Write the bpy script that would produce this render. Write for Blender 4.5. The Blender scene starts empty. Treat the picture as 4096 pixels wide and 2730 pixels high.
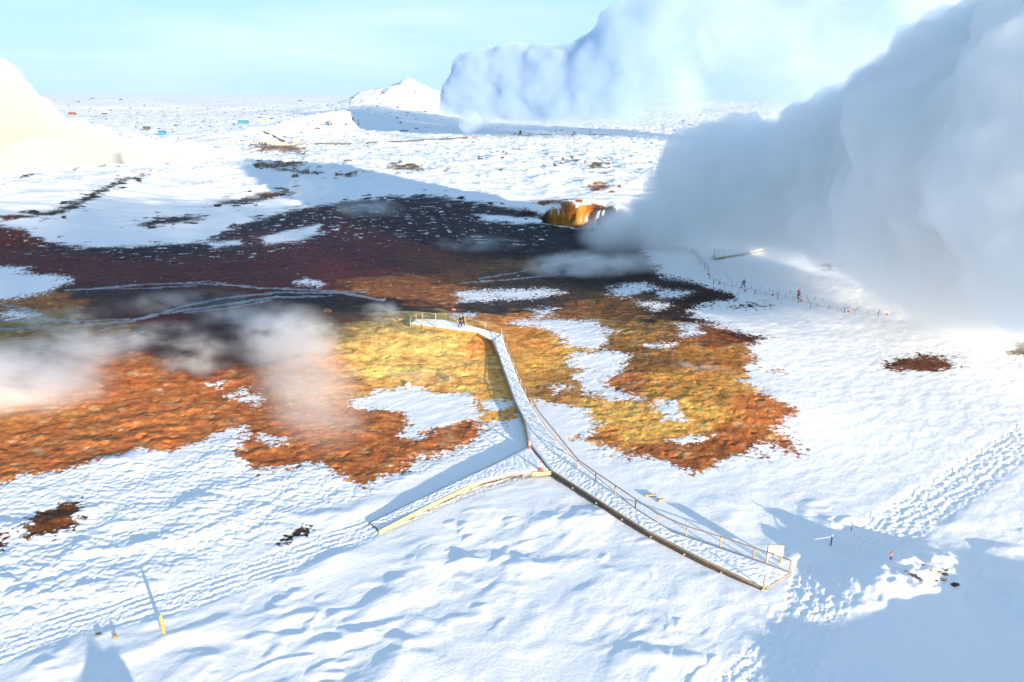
import bpy, bmesh, math, random
import numpy as np
from mathutils import Vector, Matrix
random.seed(7)
SC = bpy.context.scene
COL = SC.collection
# ------------------------------------------------------------------ camera model
F, HCAM, HZ = 3036.0, 33.0, 388.0
PITCH = math.atan((1365-HZ)/F); ROLL = math.radians(0.67)
FW = np.array([0, math.cos(PITCH), -math.sin(PITCH)])
_r0 = np.array([1., 0, 0]); _u0 = np.cross(_r0, FW)
RT = _r0*math.cos(ROLL)+_u0*math.sin(ROLL)
UP = np.cross(RT, FW)
CAM = np.array([0, 0, HCAM])
K = 4096/2353.0
cam_d = bpy.data.cameras.new('camera'); cam = bpy.data.objects.new('camera', cam_d); COL.objects.link(cam)
cam_d.sensor_width = 36; cam_d.lens = 36*F/4096; cam_d.clip_start = .5; cam_d.clip_end = 60000
M = Matrix(((RT[0], UP[0], -FW[0], 0), (RT[1], UP[1], -FW[1], 0), (RT[2], UP[2], -FW[2], HCAM), (0, 0, 0, 1)))
cam.matrix_world = M
SC.camera = cam
def project(x, y, z):
    qx, qy, qz = x, y, z-HCAM
    d = qx*FW[0]+qy*FW[1]+qz*FW[2]
    d = np.maximum(d, .5)
    return (2048+F*(qx*RT[0]+qy*RT[1]+qz*RT[2])/d, 1365-F*(qx*UP[0]+qy*UP[1]+qz*UP[2])/d)
def ray(px, py): return FW+RT*(px-2048)/F-UP*(py-1365)/F
def at_z(px, py, z=0.):
    d = ray(px, py); t = (HCAM-z)/-d[2]; return CAM+d*t
def at_d(px, py, D):
    """point on the pixel's line of sight at horizontal distance D"""
    d = ray(px, py); return CAM+d*(D/math.hypot(d[0], d[1]))
# ------------------------------------------------------------------ noise
def _hash(ix, iy, s):
    h = ix.astype(np.int32).astype(np.uint32)*np.uint32(374761393)+iy.astype(np.int32).astype(np.uint32)*np.uint32(668265263)+np.uint32(s*144665)
    h = (h ^ (h >> np.uint32(13)))*np.uint32(1274126177)
    return h ^ (h >> np.uint32(16))
_COS = np.cos(np.arange(4096)*2*math.pi/4096).astype(np.float32); _SIN = np.sin(np.arange(4096)*2*math.pi/4096).astype(np.float32)
def perlin(x, y, s=0):
    ix = np.floor(x); iy = np.floor(y); fx = (x-ix).astype(np.float32); fy = (y-iy).astype(np.float32)
    u = fx*fx*fx*(fx*(fx*6-15)+10); v = fy*fy*fy*(fy*(fy*6-15)+10)
    def gr(a, b, dx, dy):
        t = (_hash(a, b, s) >> np.uint32(20)).astype(np.int32)
        return _COS[t]*dx+_SIN[t]*dy
    a = gr(ix, iy, fx, fy); b = gr(ix+1, iy, fx-1, fy); c = gr(ix, iy+1, fx, fy-1); d = gr(ix+1, iy+1, fx-1, fy-1)
    return ((a+(b-a)*u)*(1-v)+(c+(d-c)*u)*v)*1.5
def fbm(x, y, oc=4, s=0, g=.5):
    r = 0; a = 1.; t = 0
    for i in range(oc):
        r = r+a*perlin(x*2**i+i*17.3, y*2**i-i*9.1, s+i); t += a; a *= g
    return r/t
def worley(x, y, s=0):
    ix = np.floor(x); iy = np.floor(y); best = np.full(x.shape, 9., np.float32); fx = (x-ix).astype(np.float32); fy = (y-iy).astype(np.float32)
    for a in (-1, 0, 1):
        for b in (-1, 0, 1):
            q = _hash(ix+a, iy+b, s)
            jx = (q >> np.uint32(16)).astype(np.float32)/65536; jy = (q & np.uint32(0xffff)).astype(np.float32)/65536
            best = np.minimum(best, (a+jx-fx)**2+(b+jy-fy)**2)
    return np.sqrt(best)
def ss(a, b, x):
    t = np.clip((x-a)/(b-a), 0, 1); return t*t*(3-2*t)
def sd_poly(px, py, poly, margin=80., ya=1.):
    """signed distance (inside positive), clamped to margin"""
    P = np.array(poly, float); out = np.full(px.shape, -margin)
    m = (px > P[:, 0].min()-margin) & (px < P[:, 0].max()+margin) & (py > P[:, 1].min()-margin/ya) & (py < P[:, 1].max()+margin/ya)
    if not m.any(): return out
    x = px[m]; y = py[m]*ya; d2 = np.full(x.shape, 1e12); ins = np.zeros(x.shape, bool)
    n = len(P)
    for i in range(n):
        ax, ay = P[i, 0], P[i, 1]*ya; bx, by = P[(i+1) % n, 0], P[(i+1) % n, 1]*ya
        ex, ey = bx-ax, by-ay; L = ex*ex+ey*ey+1e-9
        t = np.clip(((x-ax)*ex+(y-ay)*ey)/L, 0, 1)
        d2 = np.minimum(d2, (x-ax-t*ex)**2+(y-ay-t*ey)**2)
        if abs(by-ay) > 1e-9:
            ins ^= ((ay > y) != (by > y)) & (x < (bx-ax)*(y-ay)/(by-ay)+ax)
    out[m] = np.clip(np.where(ins, 1, -1)*np.sqrt(d2), -margin, margin)
    return out
def d_line(px, py, pts, ya=1., margin=60.):
    P = np.array(pts, float); out = np.full(px.shape, margin)
    m = (px > P[:, 0].min()-margin) & (px < P[:, 0].max()+margin) & (py > P[:, 1].min()-margin) & (py < P[:, 1].max()+margin)
    if not m.any(): return out
    x = px[m]; y = py[m]*ya; d2 = np.full(x.shape, margin**2)
    for i in range(len(P)-1):
        ax, ay = P[i, 0], P[i, 1]*ya; ex, ey = P[i+1, 0]-ax, P[i+1, 1]*ya-ay
        t = np.clip(((x-ax)*ex+(y-ay)*ey)/(ex*ex+ey*ey+1e-9), 0, 1)
        d2 = np.minimum(d2, (x-ax-t*ex)**2+(y-ay-t*ey)**2)
    out[m] = np.sqrt(d2); return out
# ------------------------------------------------------------------ terrain shape (world metres)
SUN_AZ = math.radians(34.0); SUN_EL = math.radians(8.5)
SV = np.array([math.sin(SUN_AZ)*math.cos(SUN_EL), -math.cos(SUN_AZ)*math.cos(SUN_EL), math.sin(SUN_EL)])  # toward the sun
CA, SA = math.cos(SUN_AZ), math.sin(SUN_AZ)
def LS(x, y): return CA*x+SA*y, -SA*x+CA*y      # across the light, along the shadows
def gauss(x, y, cx, cy, rx, ry, rot=0.):
    c, s = math.cos(rot), math.sin(rot); dx = x-cx; dy = y-cy
    return np.exp(-(((c*dx+s*dy)/rx)**2+((-s*dx+c*dy)/ry)**2))
def W(px, py, z=0.): p = at_z(px, py, z); return p[0], p[1]
DECK_LINE = [W(3150, 2330), W(2700, 2125), W(2260, 1860), W(2110, 1640), W(2000, 1400), W(1960, 1335), W(1660, 1290)]
RAMP_LINE = [W(2190, 1830), W(1900, 1900), W(1480, 2110)]
TRAIL_PTS = [(3020, 2760), (3230, 2480), (3290, 2330), (3480, 2180), (3700, 2030), (4110, 1740)]
TRAIL_W = [W(a, b) for a, b in TRAIL_PTS]
TRACK_PTS = [(-60, 2620), (300, 2480), (700, 2400), (1000, 2295), (1250, 2200), (1480, 2105), (1800, 1965), (2150, 1850)]
TRACK_W = [W(a, b) for a, b in TRACK_PTS]
def wline(x, y, pts, margin): return d_line(x, y, pts, margin=margin)
CR = at_z(2345, 880)        # crater centre
def base_height(x, y):
    D = np.hypot(x, y)
    h = fbm(x/70, y/70, 3, 3)*1.2*ss(60, 160, D)+fbm(x/400, y/400, 4, 9)*14*ss(700, 1800, D)
    h = h+fbm(x/28, y/14, 3, 21)*1.1*ss(190, 260, D)*(1-ss(900, 1500, D))
    # left ridge with the hollow behind it
    rg = [W(-500, 930), W(0, 880), W(350, 745), W(600, 690), W(900, 680), W(1300, 700)]
    d = wline(x, y, rg, 90.)
    h = h+3.5*np.exp(-(d/34)**2)
    # knoll under the platform and the yellow mound
    h = h+2.1*gauss(x, y, -15, 104, 20, 13, .15)+1.6*gauss(x, y, 24, 100, 17, 16)+1.1*gauss(x, y, 26, 78, 12, 9)+1.3*gauss(x, y, -42, 92, 22, 10, .3)
    lx, ly = W(2480, 930); h = h+2.6*gauss(x, y, lx, ly, 5.5, 3.6)
    # low unseen bank added right of the camera, shaped to shade the corner
    L, S = LS(x, y)
    bank = np.interp(L, [27, 33, 40, 47, 51, 56, 62, 69, 80, 100], [0, 3.5, 3.9, 4.3, 5.0, 3.7, 3.2, 3.4, 4.0, 4.4])
    h = h+bank*np.exp(-((S+2)/4.5)**2)*(1+.12*perlin(L/6, S/6, 19)+.05*perlin(L/1.6, S/2, 20))
    h = h+(1.6*gauss(x, y, 28.5, 46.5, 5.5, 3.0, .35)+1.1*gauss(x, y, 36, 44, 3.2, 2.2, .6))*(1+.5*fbm(x/2.2, y/2.2, 3, 27))
    h = h+3.8*np.exp(-np.abs((L-.3+.25*perlin(S/2, S/3, 23))/2.4)**3-((S-22)/2.4)**2)*(1+.15*perlin(L/1.2, S/1.5, 24))  # unseen mound, added and shaped to cast the lower left shadow
    # far cone and the pit walls in front of it
    def cone(px, py, Dd, hh, rx, ry, p=1.3):
        q = at_d(px, py, Dd); dd = np.sqrt(((x-q[0])/rx)**2+((y-q[1])/ry)**2)
        return hh*np.exp(-dd**p*1.1)
    q_ = at_d(1640, 450, 1500); hm_ = np.exp(-((x-q_[0])/170)**2-((y-q_[1])/200)**2); h = h+hm_*(np.abs(fbm(x/80, y/90, 4, 29, .5))*17-3)
    h = h+cone(1640, 450, 1500, 42, 105, 160, 1.35)+cone(1480, 450, 1500, 14, 150, 160, 1.6)+cone(1830, 450, 1500, 9, 150, 160)
    h = h+cone(1330, 470, 830, 13, 62, 30, 2)+cone(1500, 480, 830, 6, 60, 30, 2)
    h = h+cone(1215, 520, 700, 10, 26, 26, 1.15)+cone(1100, 540, 690, 5, 60, 40, 2)
    h = h+cone(3300, 420, 3500, 26, 500, 400, 1.6)+cone(2900, 415, 3800, 14, 500, 400, 1.6)
    return h
def pit(x, y):
    a = x-CR[0]; b = (y-CR[1])
    w = perlin(x/6, y/6, 31)*.22+perlin(x/2.6, y/2.6, 32)*.05
    r = np.sqrt(((a+.5)/12.8)**2+(b/15.5)**2)+w
    rim = .45*np.exp(-((r-1.12)/.22)**2)+2.6*np.exp(-((r-1.15)/.35)**2)*ss(2, 12, b)
    return -5.5*(1-ss(.70, 1.0, r))+rim, r
def height(x, y, detail=True, snow=None, px=None, py=None):
    D = np.hypot(x, y)
    h = base_height(x, y)
    pp, _ = pit(x, y); h = h+pp
    if not detail: return h
    L, S = LS(x, y)
    dk = np.minimum(wline(x, y, DECK_LINE, 6.), wline(x, y, RAMP_LINE, 6.))
    near = ss(1.2, 4.5, dk)
    if px is None: px, py = project(x, y, h)
    tr = 1-ss(1.2, 2.6, wline(x, y, TRAIL_W, 4.)); tk = 1-ss(1.2, 2.1, wline(x, y, TRACK_W, 3.))
    smooth = (1-.9*tr)*(1-.95*tk)*(.12+.88*near)
    # wind-shaped drifts in the foreground
    fg = ss(-30, 0, L)*0+1-ss(58, 74, y+.25*x)
    rightlow = ss(20, 26, x)*(1-ss(48, 62, y))*.5
    wq = fbm(x/6, y/6, 2, 43)*1.6
    dr = fbm((L+wq)/6.2, (S+wq)/4.0, 3, 41, .42)
    lump = np.maximum(fbm((L+wq)/2.6, (S-wq)/1.7, 2, 45)-.16, 0)
    dr = np.where(dr > 0, dr*1.3, dr*.6)*.8+lump*.8*ss(-.3, .3, fbm(x/8, y/8, 2, 49))
    patch = ss(-.35, .35, fbm(x/11, y/11, 2, 47))
    h = h+dr*.46*fg*smooth*(.4+.75*patch)*(1-.55*rightlow)
    h = h+fbm(L/1.5, S/.9, 3, 51)*.035*fg*smooth*(.3+.7*patch)
    # hummocky frozen clumps
    lf = sd_poly(px, py, CLUMPS, 160., 1.6)
    lf = ss(-60, 60, lf+perlin(x/3, y/3, 5)*40)
    w = 1-worley((x+fbm(x/2, y/2, 2, 65))/.62, y/.55, 61)
    h = h+(ss(.2, .85, w)*.07+fbm(x/1.6, y/1.6, 4, 63, .6)*.075)*lf*smooth
    # rough snow elsewhere in the middle distance
    mid = (1-fg)*(1-ss(160, 300, D))
    h = h+fbm(L/2.3, S/1.2, 4, 71)*.06*mid*smooth*(1-lf)
    h = h+fbm(x/9, y/6, 3, 75)*.13*ss(60, 110, D)*(1-ss(300, 500, D))
    # lava field
    fr = ss(230, 330, D)
    lava = fbm(x/17, y/9, 4, 81, .6)
    h = h+np.maximum(lava, -.05)*3.2*fr*(1-.5*ss(1500, 4000, D))
    # soil roughness
    if snow is not None:
        so = 1-snow
        h = h+so*(fbm(x/1.3+fbm(x/3, y/3, 2, 90), y/1.3, 4, 91, .6)*.10+np.abs(perlin(x/.55, y/.55, 95))*.035+np.maximum(fbm(x/3.2, y/2.6, 3, 97), 0)*.26-np.maximum(fbm(x/1.9, y/1.5, 2, 93)-.40, 0)*.8)*(.2+.8*near)
        h = h-so*.07
    # footprints and sledge grooves
    fp = worley(x/.27, y/.27, 101)
    tq = wline(x, y, TRAIL_W, 4.)+perlin(x/2.5, y/2.5, 105)*.35
    h = h+tr*(ss(.15, .6, fp)*.032+fbm(x/.7, y/.7, 3, 103, .6)*.10+np.sin(tq*9)*.035*(.5+perlin(x/1.1, y/1.1, 106))-.10)
    gl = d_signed(x, y)
    h = h+tk*(np.sin(gl*math.pi*2/.62+perlin(x/3.5, y/3.5, 7)*3.)*.03*ss(-.5, .4, perlin(x/1.6, y/1.6, 8))+(ss(.2, .6, fp)-.5)*.03+fbm(x/.8, y/.8, 3, 9, .6)*.05-.06)
    under = np.minimum(wline(x, y, DECK_LINE, 6.), wline(x, y, RAMP_LINE, 6.))
    return h
def d_signed(x, y):
    # distance across the left-hand track
    a = np.array(TRACK_W[1]); b = np.array(TRACK_W[5]); n = np.array([-(b-a)[1], (b-a)[0]]); n = n/np.hypot(*n)
    return (x-a[0])*n[0]+(y-a[1])*n[1]
def V(*p): return [(a*K, b*K) for a, b in p]
CLUMPS = V((-80, 1080), (250, 1060), (420, 1040), (560, 990), (600, 1080), (760, 1070), (850, 1120), (1050, 1040), (1180, 960), (1190, 1010),
           (900, 1120), (700, 1180), (420, 1330), (200, 1400), (-80, 1470))
# ------------------------------------------------------------------ what lies bare of snow (traced outline points -> baked on the ground)
SOIL = V((-200, 515), (0, 520), (60, 530), (100, 552), (180, 566), (260, 568), (400, 560), (470, 556), (560, 512), (700, 478), (800, 462), (900, 452),
         (1010, 452), (1100, 466), (1170, 478), (1240, 486), (1262, 500), (1290, 516), (1440, 528), (1500, 600), (1530, 636), (1600, 650), (1680, 672), (1690, 688),
         (1600, 704), (1596, 724), (1650, 748), (1700, 762), (1765, 778), (1712, 796), (1742, 826), (1720, 850), (1700, 872), (1745, 896),
         (1805, 922), (1824, 962), (1790, 988), (1836, 1030), (1822, 1046), (1762, 1018), (1700, 1036), (1646, 1060), (1650, 1082), (1600, 1090),
         (1550, 1066), (1500, 1052), (1440, 1050), (1400, 1032), (1345, 1008), (1366, 985), (1350, 950), (1310, 932), (1230, 922), (1200, 950),
         (1172, 968), (1110, 978), (1116, 1002), (1080, 1026), (1000, 1042), (940, 1066), (872, 1108), (828, 1122), (790, 1102), (735, 1062),
         (650, 1076), (590, 1082), (520, 1046), (548, 1020), (576, 984), (540, 984), (470, 1014), (400, 1042), (330, 1032), (250, 1052),
         (180, 1075), (130, 1090), (50, 1098), (0, 1112), (-200, 1150))
SNOW_IN = [V((812, 922), (870, 894), (950, 888), (1000, 904), (1075, 902), (1092, 935), (1112, 962), (1060, 966), (990, 988), (960, 1006), (905, 1000), (945, 975), (935, 950), (880, 940), (826, 932)),
           V((1180, 738), (1280, 735), (1370, 740), (1402, 762), (1395, 792), (1350, 802), (1318, 795), (1296, 772), (1250, 752), (1200, 746)),
           V((1328, 816), (1400, 805), (1444, 818), (1420, 850), (1390, 862), (1400, 890), (1440, 905), (1474, 916), (1400, 914), (1340, 900), (1323, 875), (1346, 850), (1303, 836)),
           V((1508, 925), (1548, 920), (1564, 962), (1532, 968)), V((1534, 1012), (1570, 1000), (1640, 1004), (1590, 1020)),
           V((1210, 915), (1300, 930), (1352, 945), (1364, 985), (1310, 1012), (1250, 1000), (1215, 960)),
           V((1055, 672), (1150, 668), (1250, 666), (1290, 674), (1200, 686), (1060, 692)), V((1408, 662), (1480, 653), (1502, 664), (1440, 682), (1398, 672)),
           V((1520, 668), (1580, 672), (1560, 684), (1510, 680)), V((1470, 696), (1540, 700), (1500, 712)),
           V((522, 906), (555, 896), (562, 903), (532, 914)), V((563, 918), (598, 904), (612, 913), (577, 928)), V((480, 886), (510, 882), (500, 890)),
           V((1563, 746), (1602, 743), (1606, 766), (1580, 772)), V((1116, 928), (1192, 918), (1188, 934), (1124, 940)), V((1225, 715), (1262, 710), (1270, 722), (1240, 727)),
           V((-80, 614), (62, 614), (50, 630), (130, 634), (168, 640), (130, 660), (90, 674), (20, 686), (-80, 690)),
           V((600, 548), (660, 530), (730, 518), (735, 534), (690, 552), (610, 560)), V((480, 558), (545, 552), (560, 562), (490, 567)),
           V((598, 1002), (656, 1008), (645, 1026), (606, 1014)), V((700, 640), (740, 655), (690, 652)),
           V((0, 722), (50, 716), (90, 724), (30, 732)), V((1100, 494), (1200, 500), (1255, 502), (1262, 512), (1180, 514), (1110, 506)),
           V((1040, 725), (1090, 722), (1060, 732)), V((1490, 795), (1560, 790), (1530, 800)), V((1270, 893), (1290, 888), (1280, 900))]
SOIL_OUT = [V((60, 1200), (120, 1165), (190, 1148), (185, 1190), (120, 1235), (40, 1240)), V((-60, 1225), (8, 1232), (20, 1265), (-60, 1280)),
            V((2010, 838), (2070, 822), (2130, 812), (2180, 818), (2205, 845), (2150, 858), (2050, 852)), V((2330, 785), (2420, 780), (2420, 830), (2325, 815)),
            V((1880, 610), (1910, 603), (1950, 608), (1905, 620)), V((1680, 706), (1725, 700), (1772, 698), (1730, 708)),
            V((1782, 850), (1798, 848), (1796, 857), (1784, 857)), V((1318, 1006), (1345, 1000), (1344, 1012), (1322, 1013)),
            V((1720, 1040), (1745, 1038), (1748, 1049), (1726, 1048)), V((125, 480), (180, 460), (280, 410), (345, 400), (270, 425), (200, 465), (170, 485)),
            V((0, 494), (90, 490), (140, 480), (170, 488), (90, 500), (0, 508)), V((300, 520), (360, 500), (460, 495), (470, 506), (380, 516)),
            V((490, 470), (600, 445), (690, 436), (640, 452), (560, 472)), V((590, 378), (700, 372), (690, 384), (600, 390)), V((580, 335), (680, 335), (700, 348), (600, 350)),
            V((620, 392), (740, 396), (700, 404)), V((900, 378), (960, 382), (985, 392), (900, 388)), V((1230, 462), (1290, 460), (1330, 464), (1250, 472)),
            V((1350, 426), (1385, 422), (1410, 432), (1360, 442)), V((1350, 382), (1390, 374), (1400, 380), (1370, 388)), V((1485, 464), (1520, 462), (1522, 474), (1500, 472)),
            V((640, 1240), (665, 1205), (715, 1206), (690, 1228), (660, 1248)), V((1290, 370), (1310, 368), (1320, 372)), V((780, 402), (830, 400), (800, 406))]
# pale threads of mineral water: px points, half width
STREAMS = [([(150, 668), (300, 656), (440, 650), (540, 656), (620, 662), (750, 668), (840, 672)], 4), ([(150, 668), (230, 662), (330, 663), (450, 655)], 3),
           ([(430, 648), (480, 646), (560, 660), (700, 667)], 3), ([(-30, 758), (150, 750), (300, 738), (420, 704), (520, 684), (640, 672), (780, 672), (880, 690)], 6),
           ([(300, 738), (400, 716), (520, 700), (620, 684), (760, 680)], 6), ([(420, 720), (520, 708), (620, 690)], 4),
           ([(-30, 738), (120, 740), (300, 734)], 3), ([(-30, 792), (100, 780), (230, 760), (290, 745)], 3), ([(-30, 815), (120, 806), (230, 792), (290, 776), (330, 762)], 3),
           ([(-30, 690), (60, 712), (110, 732), (180, 740)], 7), ([(1100, 640), (1180, 628), (1290, 600), (1390, 590)], 3), ([(1060, 650), (1200, 640), (1330, 625)], 3), ([(-30, 706), (80, 716), (110, 738)], 5)]
def srgb(*c):
    c = np.array(c)/255.; return np.where(c < .04045, c/12.92, ((c+.055)/1.055)**2.4)
# blobs of soil colour: overview px x, y, rx, ry, seen colour
BLOBS = [(0, 540, 120, 25, (120, 50, 25)), (150, 600, 160, 25, (105, 45, 48)), (330, 575, 200, 18, (48, 38, 44)), (520, 600, 160, 25, (98, 42, 48)), (560, 500, 160, 25, (52, 48, 52)),
         (760, 480, 180, 30, (62, 50, 52)), (800, 560, 160, 45, (98, 42, 56)), (700, 630, 160, 25, (108, 46, 50)), (980, 520, 160, 40, (62, 36, 44)), (1050, 600, 140, 30, (96, 58, 42)),
         (1180, 560, 110, 40, (42, 34, 34)), (1330, 540, 120, 30, (28, 26, 28)), (1250, 630, 130, 30, (70, 62, 52)), (900, 650, 90, 18, (165, 70, 35)), (980, 685, 90, 16, (170, 84, 40)),
         (360, 690, 120, 22, (70, 52, 50)), (470, 640, 160, 20, (100, 46, 42)), (700, 710, 160, 22, (46, 36, 44)), (880, 700, 100, 14, (42, 30, 40)), (300, 720, 90, 16, (95, 40, 34)),
         (30, 700, 120, 16, (170, 110, 45)), (60, 770, 120, 40, (160, 128, 50)), (200, 770, 70, 25, (165, 120, 50)), (40, 830, 120, 25, (160, 108, 40)), (420, 790, 110, 22, (76, 42, 42)),
         (500, 830, 110, 40, (80, 60, 52)), (300, 900, 130, 60, (196, 112, 42)), (100, 930, 160, 60, (190, 128, 62)), (420, 960, 130, 60, (206, 122, 44)), (150, 1030, 200, 50, (200, 116, 44)),
         (540, 900, 90, 60, (190, 110, 58)), (600, 1000, 90, 50, (190, 98, 40)), (700, 870, 90, 50, (198, 140, 74)), (760, 760, 90, 40, (150, 130, 80)), (850, 770, 100, 45, (212, 172, 92)),
         (780, 730, 80, 12, (150, 58, 25)), (960, 800, 120, 55, (224, 184, 98)), (940, 750, 90, 20, (170, 160, 105)), (1090, 795, 42, 16, (232, 142, 62)), (930, 822, 22, 10, (200, 108, 55)),
         (1030, 870, 110, 35, (226, 170, 84)), (1150, 930, 60, 30, (224, 162, 76)), (760, 900, 70, 25, (212, 146, 70)), (850, 970, 80, 30, (196, 88, 32)), (740, 1040, 100, 40, (196, 108, 52)),
         (860, 1060, 90, 30, (188, 88, 34)), (1060, 990, 60, 24, (202, 110, 50)), (1200, 770, 50, 40, (206, 140, 56)), (1150, 735, 70, 10, (204, 132, 50)), (1230, 830, 70, 40, (212, 158, 68)),
         (1290, 880, 60, 30, (186, 136, 66)), (1110, 705, 60, 12, (82, 64, 58)), (1230, 700, 90, 16, (70, 62, 58)), (1330, 710, 80, 16, (158, 100, 38)), (1330, 665, 60, 14, (84, 68, 50)),
         (1440, 700, 80, 22, (128, 92, 38)), (1620, 690, 80, 18, (72, 36, 22)), (1520, 650, 80, 20, (74, 44, 30)), (1540, 720, 60, 16, (66, 38, 26)), (1470, 760, 90, 24, (176, 126, 54)),
         (1600, 770, 70, 20, (150, 90, 34)), (1720, 772, 60, 12, (90, 40, 22)), (1640, 820, 80, 25, (182, 124, 40)), (1490, 830, 80, 30, (150, 104, 36)), (1540, 880, 120, 32, (214, 152, 48)),
         (1450, 880, 50, 20, (186, 96, 34)), (1640, 890, 90, 24, (212, 150, 56)), (1560, 960, 130, 34, (222, 168, 74)), (1430, 975, 80, 36, (224, 168, 76)), (1380, 1000, 40, 20, (196, 120, 46)),
         (1790, 950, 60, 40, (202, 92, 38)), (1700, 960, 60, 30, (206, 128, 50)), (1680, 1010, 100, 22, (176, 96, 36)), (1610, 1062, 50, 26, (186, 76, 26)), (1480, 1040, 40, 14, (186, 92, 34)),
         (120, 1200, 70, 40, (120, 70, 28)), (0, 1250, 40, 30, (110, 50, 20)), (2110, 838, 120, 24, (120, 66, 26)), (2380, 800, 60, 30, (110, 96, 50)), (1910, 610, 60, 12, (120, 92, 44)),
         (1730, 704, 60, 12, (74, 40, 26)), (230, 450, 140, 50, (58, 56, 54)), (640, 390, 140, 40, (130, 102, 80)), (640, 340, 100, 16, (150, 120, 90)), (940, 385, 80, 12, (120, 100, 60)),
         (1423, 524, 24, 12, (208, 168, 92)), (1180, 610, 90, 14, (150, 108, 50)), (1050, 640, 70, 10, (120, 84, 44)), (1380, 435, 120, 16, (176, 92, 50)), (1270, 466, 80, 12, (150, 82, 54)), (1380, 378, 60, 12, (120, 110, 80)), (1500, 468, 50, 12, (176, 110, 40)), (690, 1225, 40, 30, (80, 60, 50))]
def bake(x, y, h):
    """snow cover 0..1 and soil base colour at ground points"""
    D = np.hypot(x, y)
    amp = .45+D/240
    wx = (fbm(x/5, y/3.4, 4, 201, .6))*amp*2.6; wy = (fbm(x/5, y/3.4, 4, 231, .6))*amp*2.2
    px, py = project(x+wx, y+wy, h)
    ya = 2.2
    d = sd_poly(px, py, SOIL, 120., ya)
    for q in SOIL_OUT: d = np.maximum(d, sd_poly(px, py, q, 120., ya))
    for q in SNOW_IN: d = np.minimum(d, -sd_poly(px, py, q, 120., ya))
    far_ = ss(140, 230, D); n1 = fbm(x/.9, y/.55, 4, 251, .65)*(1-far_)+fbm(x/5, y/6, 3, 253, .6)*far_; n2 = fbm(x/6, y/2.6, 4, 261, .6); L, S = LS(x, y)
    fe = 34+44*ss(-.1, .5, n2)
    wl = (1-worley(x/.62, y/.5, 257))*(1-far_)+.45*far_
    bare = ss(-fe, fe, d+n1*30-(wl-.45)*46)
    snow = 1-bare
    # thin snow streaks lying in the dark slope
    P0x, P0y = project(x, y, h)
    st = sd_poly(P0x, P0y, V((0, 500), (300, 480), (700, 430), (1000, 445), (1260, 500), (1300, 590), (1000, 570), (760, 560), (640, 600), (400, 610), (100, 600), (0, 580)), 60, 1)
    s2 = fbm(x/3.2+y*.05, y/1.7, 4, 271, .62)
    snow = np.maximum(snow, ss(.12, .40, s2+n1*.3)*.85*ss(-40, 60, st)*ss(-.4, .5, n2+.25))
    snow = np.maximum(snow, ss(.40, .56, fbm(x/1.3, y/.7, 4, 275, .7)+.1*n2)*.8*ss(95, 130, y))
    # light dusting on the soil, dark grains showing through thin snow near it
    snow = np.maximum(snow, ss(.32, .5, n1)*.8*ss(0, 40, 60-d)*(d > 0))
    thin = ss(-110, -10, d)*(d < 10)
    snow = np.where(d < 0, snow-ss(.12, .5, n1+.12*n2)*.7*thin, snow)
    # lava showing through in the distance
    far = ss(260, 380, D)
    lv = fbm(x/13, y/7, 4, 281, .65)
    snow = np.where(far > 0, np.minimum(snow, 1-ss(.30, .42, lv)*far*.95*(1-ss(1800, 3500, D))), snow)
    # pit walls
    _, r = pit(x, y)
    pw = ss(.68, .74, r)*(1-ss(.93, 1.0, r+n1*.05))
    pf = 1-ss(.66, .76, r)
    # colours
    px = px+fbm(x/4, y/3, 3, 341)*95; py = py+fbm(x/5, y/4, 3, 351)*34
    cw = np.zeros(x.shape+(3,)); ws = np.full(x.shape, 1e-7)
    cw += np.array(srgb(120, 72, 40))*1e-7
    for bx, by, rx, ry, c in BLOBS:
        m = (abs(px-bx*K) < rx*K*3.4) & (abs(py-by*K) < ry*K*3.4)
        if not m.any(): continue
        g = np.exp(-(((px[m]-bx*K)/(rx*K*.8))**2+((py[m]-by*K)/(ry*K*.8))**2)*1.15)
        ws[m] += g; cw[m] += g[:, None]*srgb(*c)
    c = cw/ws[:, None]
    dark = 1-.0*D
    c = c*np.array([.98, .89, .86])
    c[:, 1] = np.maximum(c[:, 1], .30*c[:, 0]*ss(.10, .25, c[:, 0])); c[:, 2] = np.maximum(c[:, 2], .06*c[:, 0])
    lum_ = c.mean(1, keepdims=True); c = c*.96+lum_*.04; c = c*(1+.18*ss(.15, .35, c[:, 1:2]))
    lu_ = np.maximum(c.mean(1, keepdims=True), 1e-4); c = .88*c*(lu_/.25)**.20
    pal = ss(.10, .42, fbm(x/2.6, y/1.5, 5, 371, .68))[:, None]*ss(.12, .3, c[:, :1])
    c = c*(1-.45*pal)+np.array([.62, .48, .27])*.45*pal
    v = 1+.75*fbm(x/1.8, y/1.0, 5, 301, .75)+.35*fbm(x/7, y/3, 3, 311)
    c = c*np.clip(v, .25, 1.8)[:, None]
    hue = fbm(x/3.5, y/2, 4, 321, .6)[:, None]
    c = c*(1+hue*np.array([.05, -.30, -.35]))
    sp_ = fbm(x/.8, y/.6, 4, 361, .7)[:, None]
    c = c*(1-.5*ss(.15, .45, -sp_))+ss(.22, .5, sp_)*c*.55
    # pits and holes of darker mud
    hol = ss(.42, .55, fbm(x/1.8, y/1.0, 3, 331, .6))[:, None]
    c = c*(1-.6*hol)
    # streams
    P1x, P1y = project(x+wx*.35, y+wy*.3, h)
    for pts, hw in STREAMS:
        dl = d_line(P1x, P1y, V(*pts), 2.2, 60)
        a = (1-ss(hw*.5, hw*2.0, dl+n1*9))*.7
        a = a[:, None]; c = c*(1-a)+np.array([.30, .36, .42])*a; snow = np.minimum(snow, 1-a[:, 0]*.9)
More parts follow.
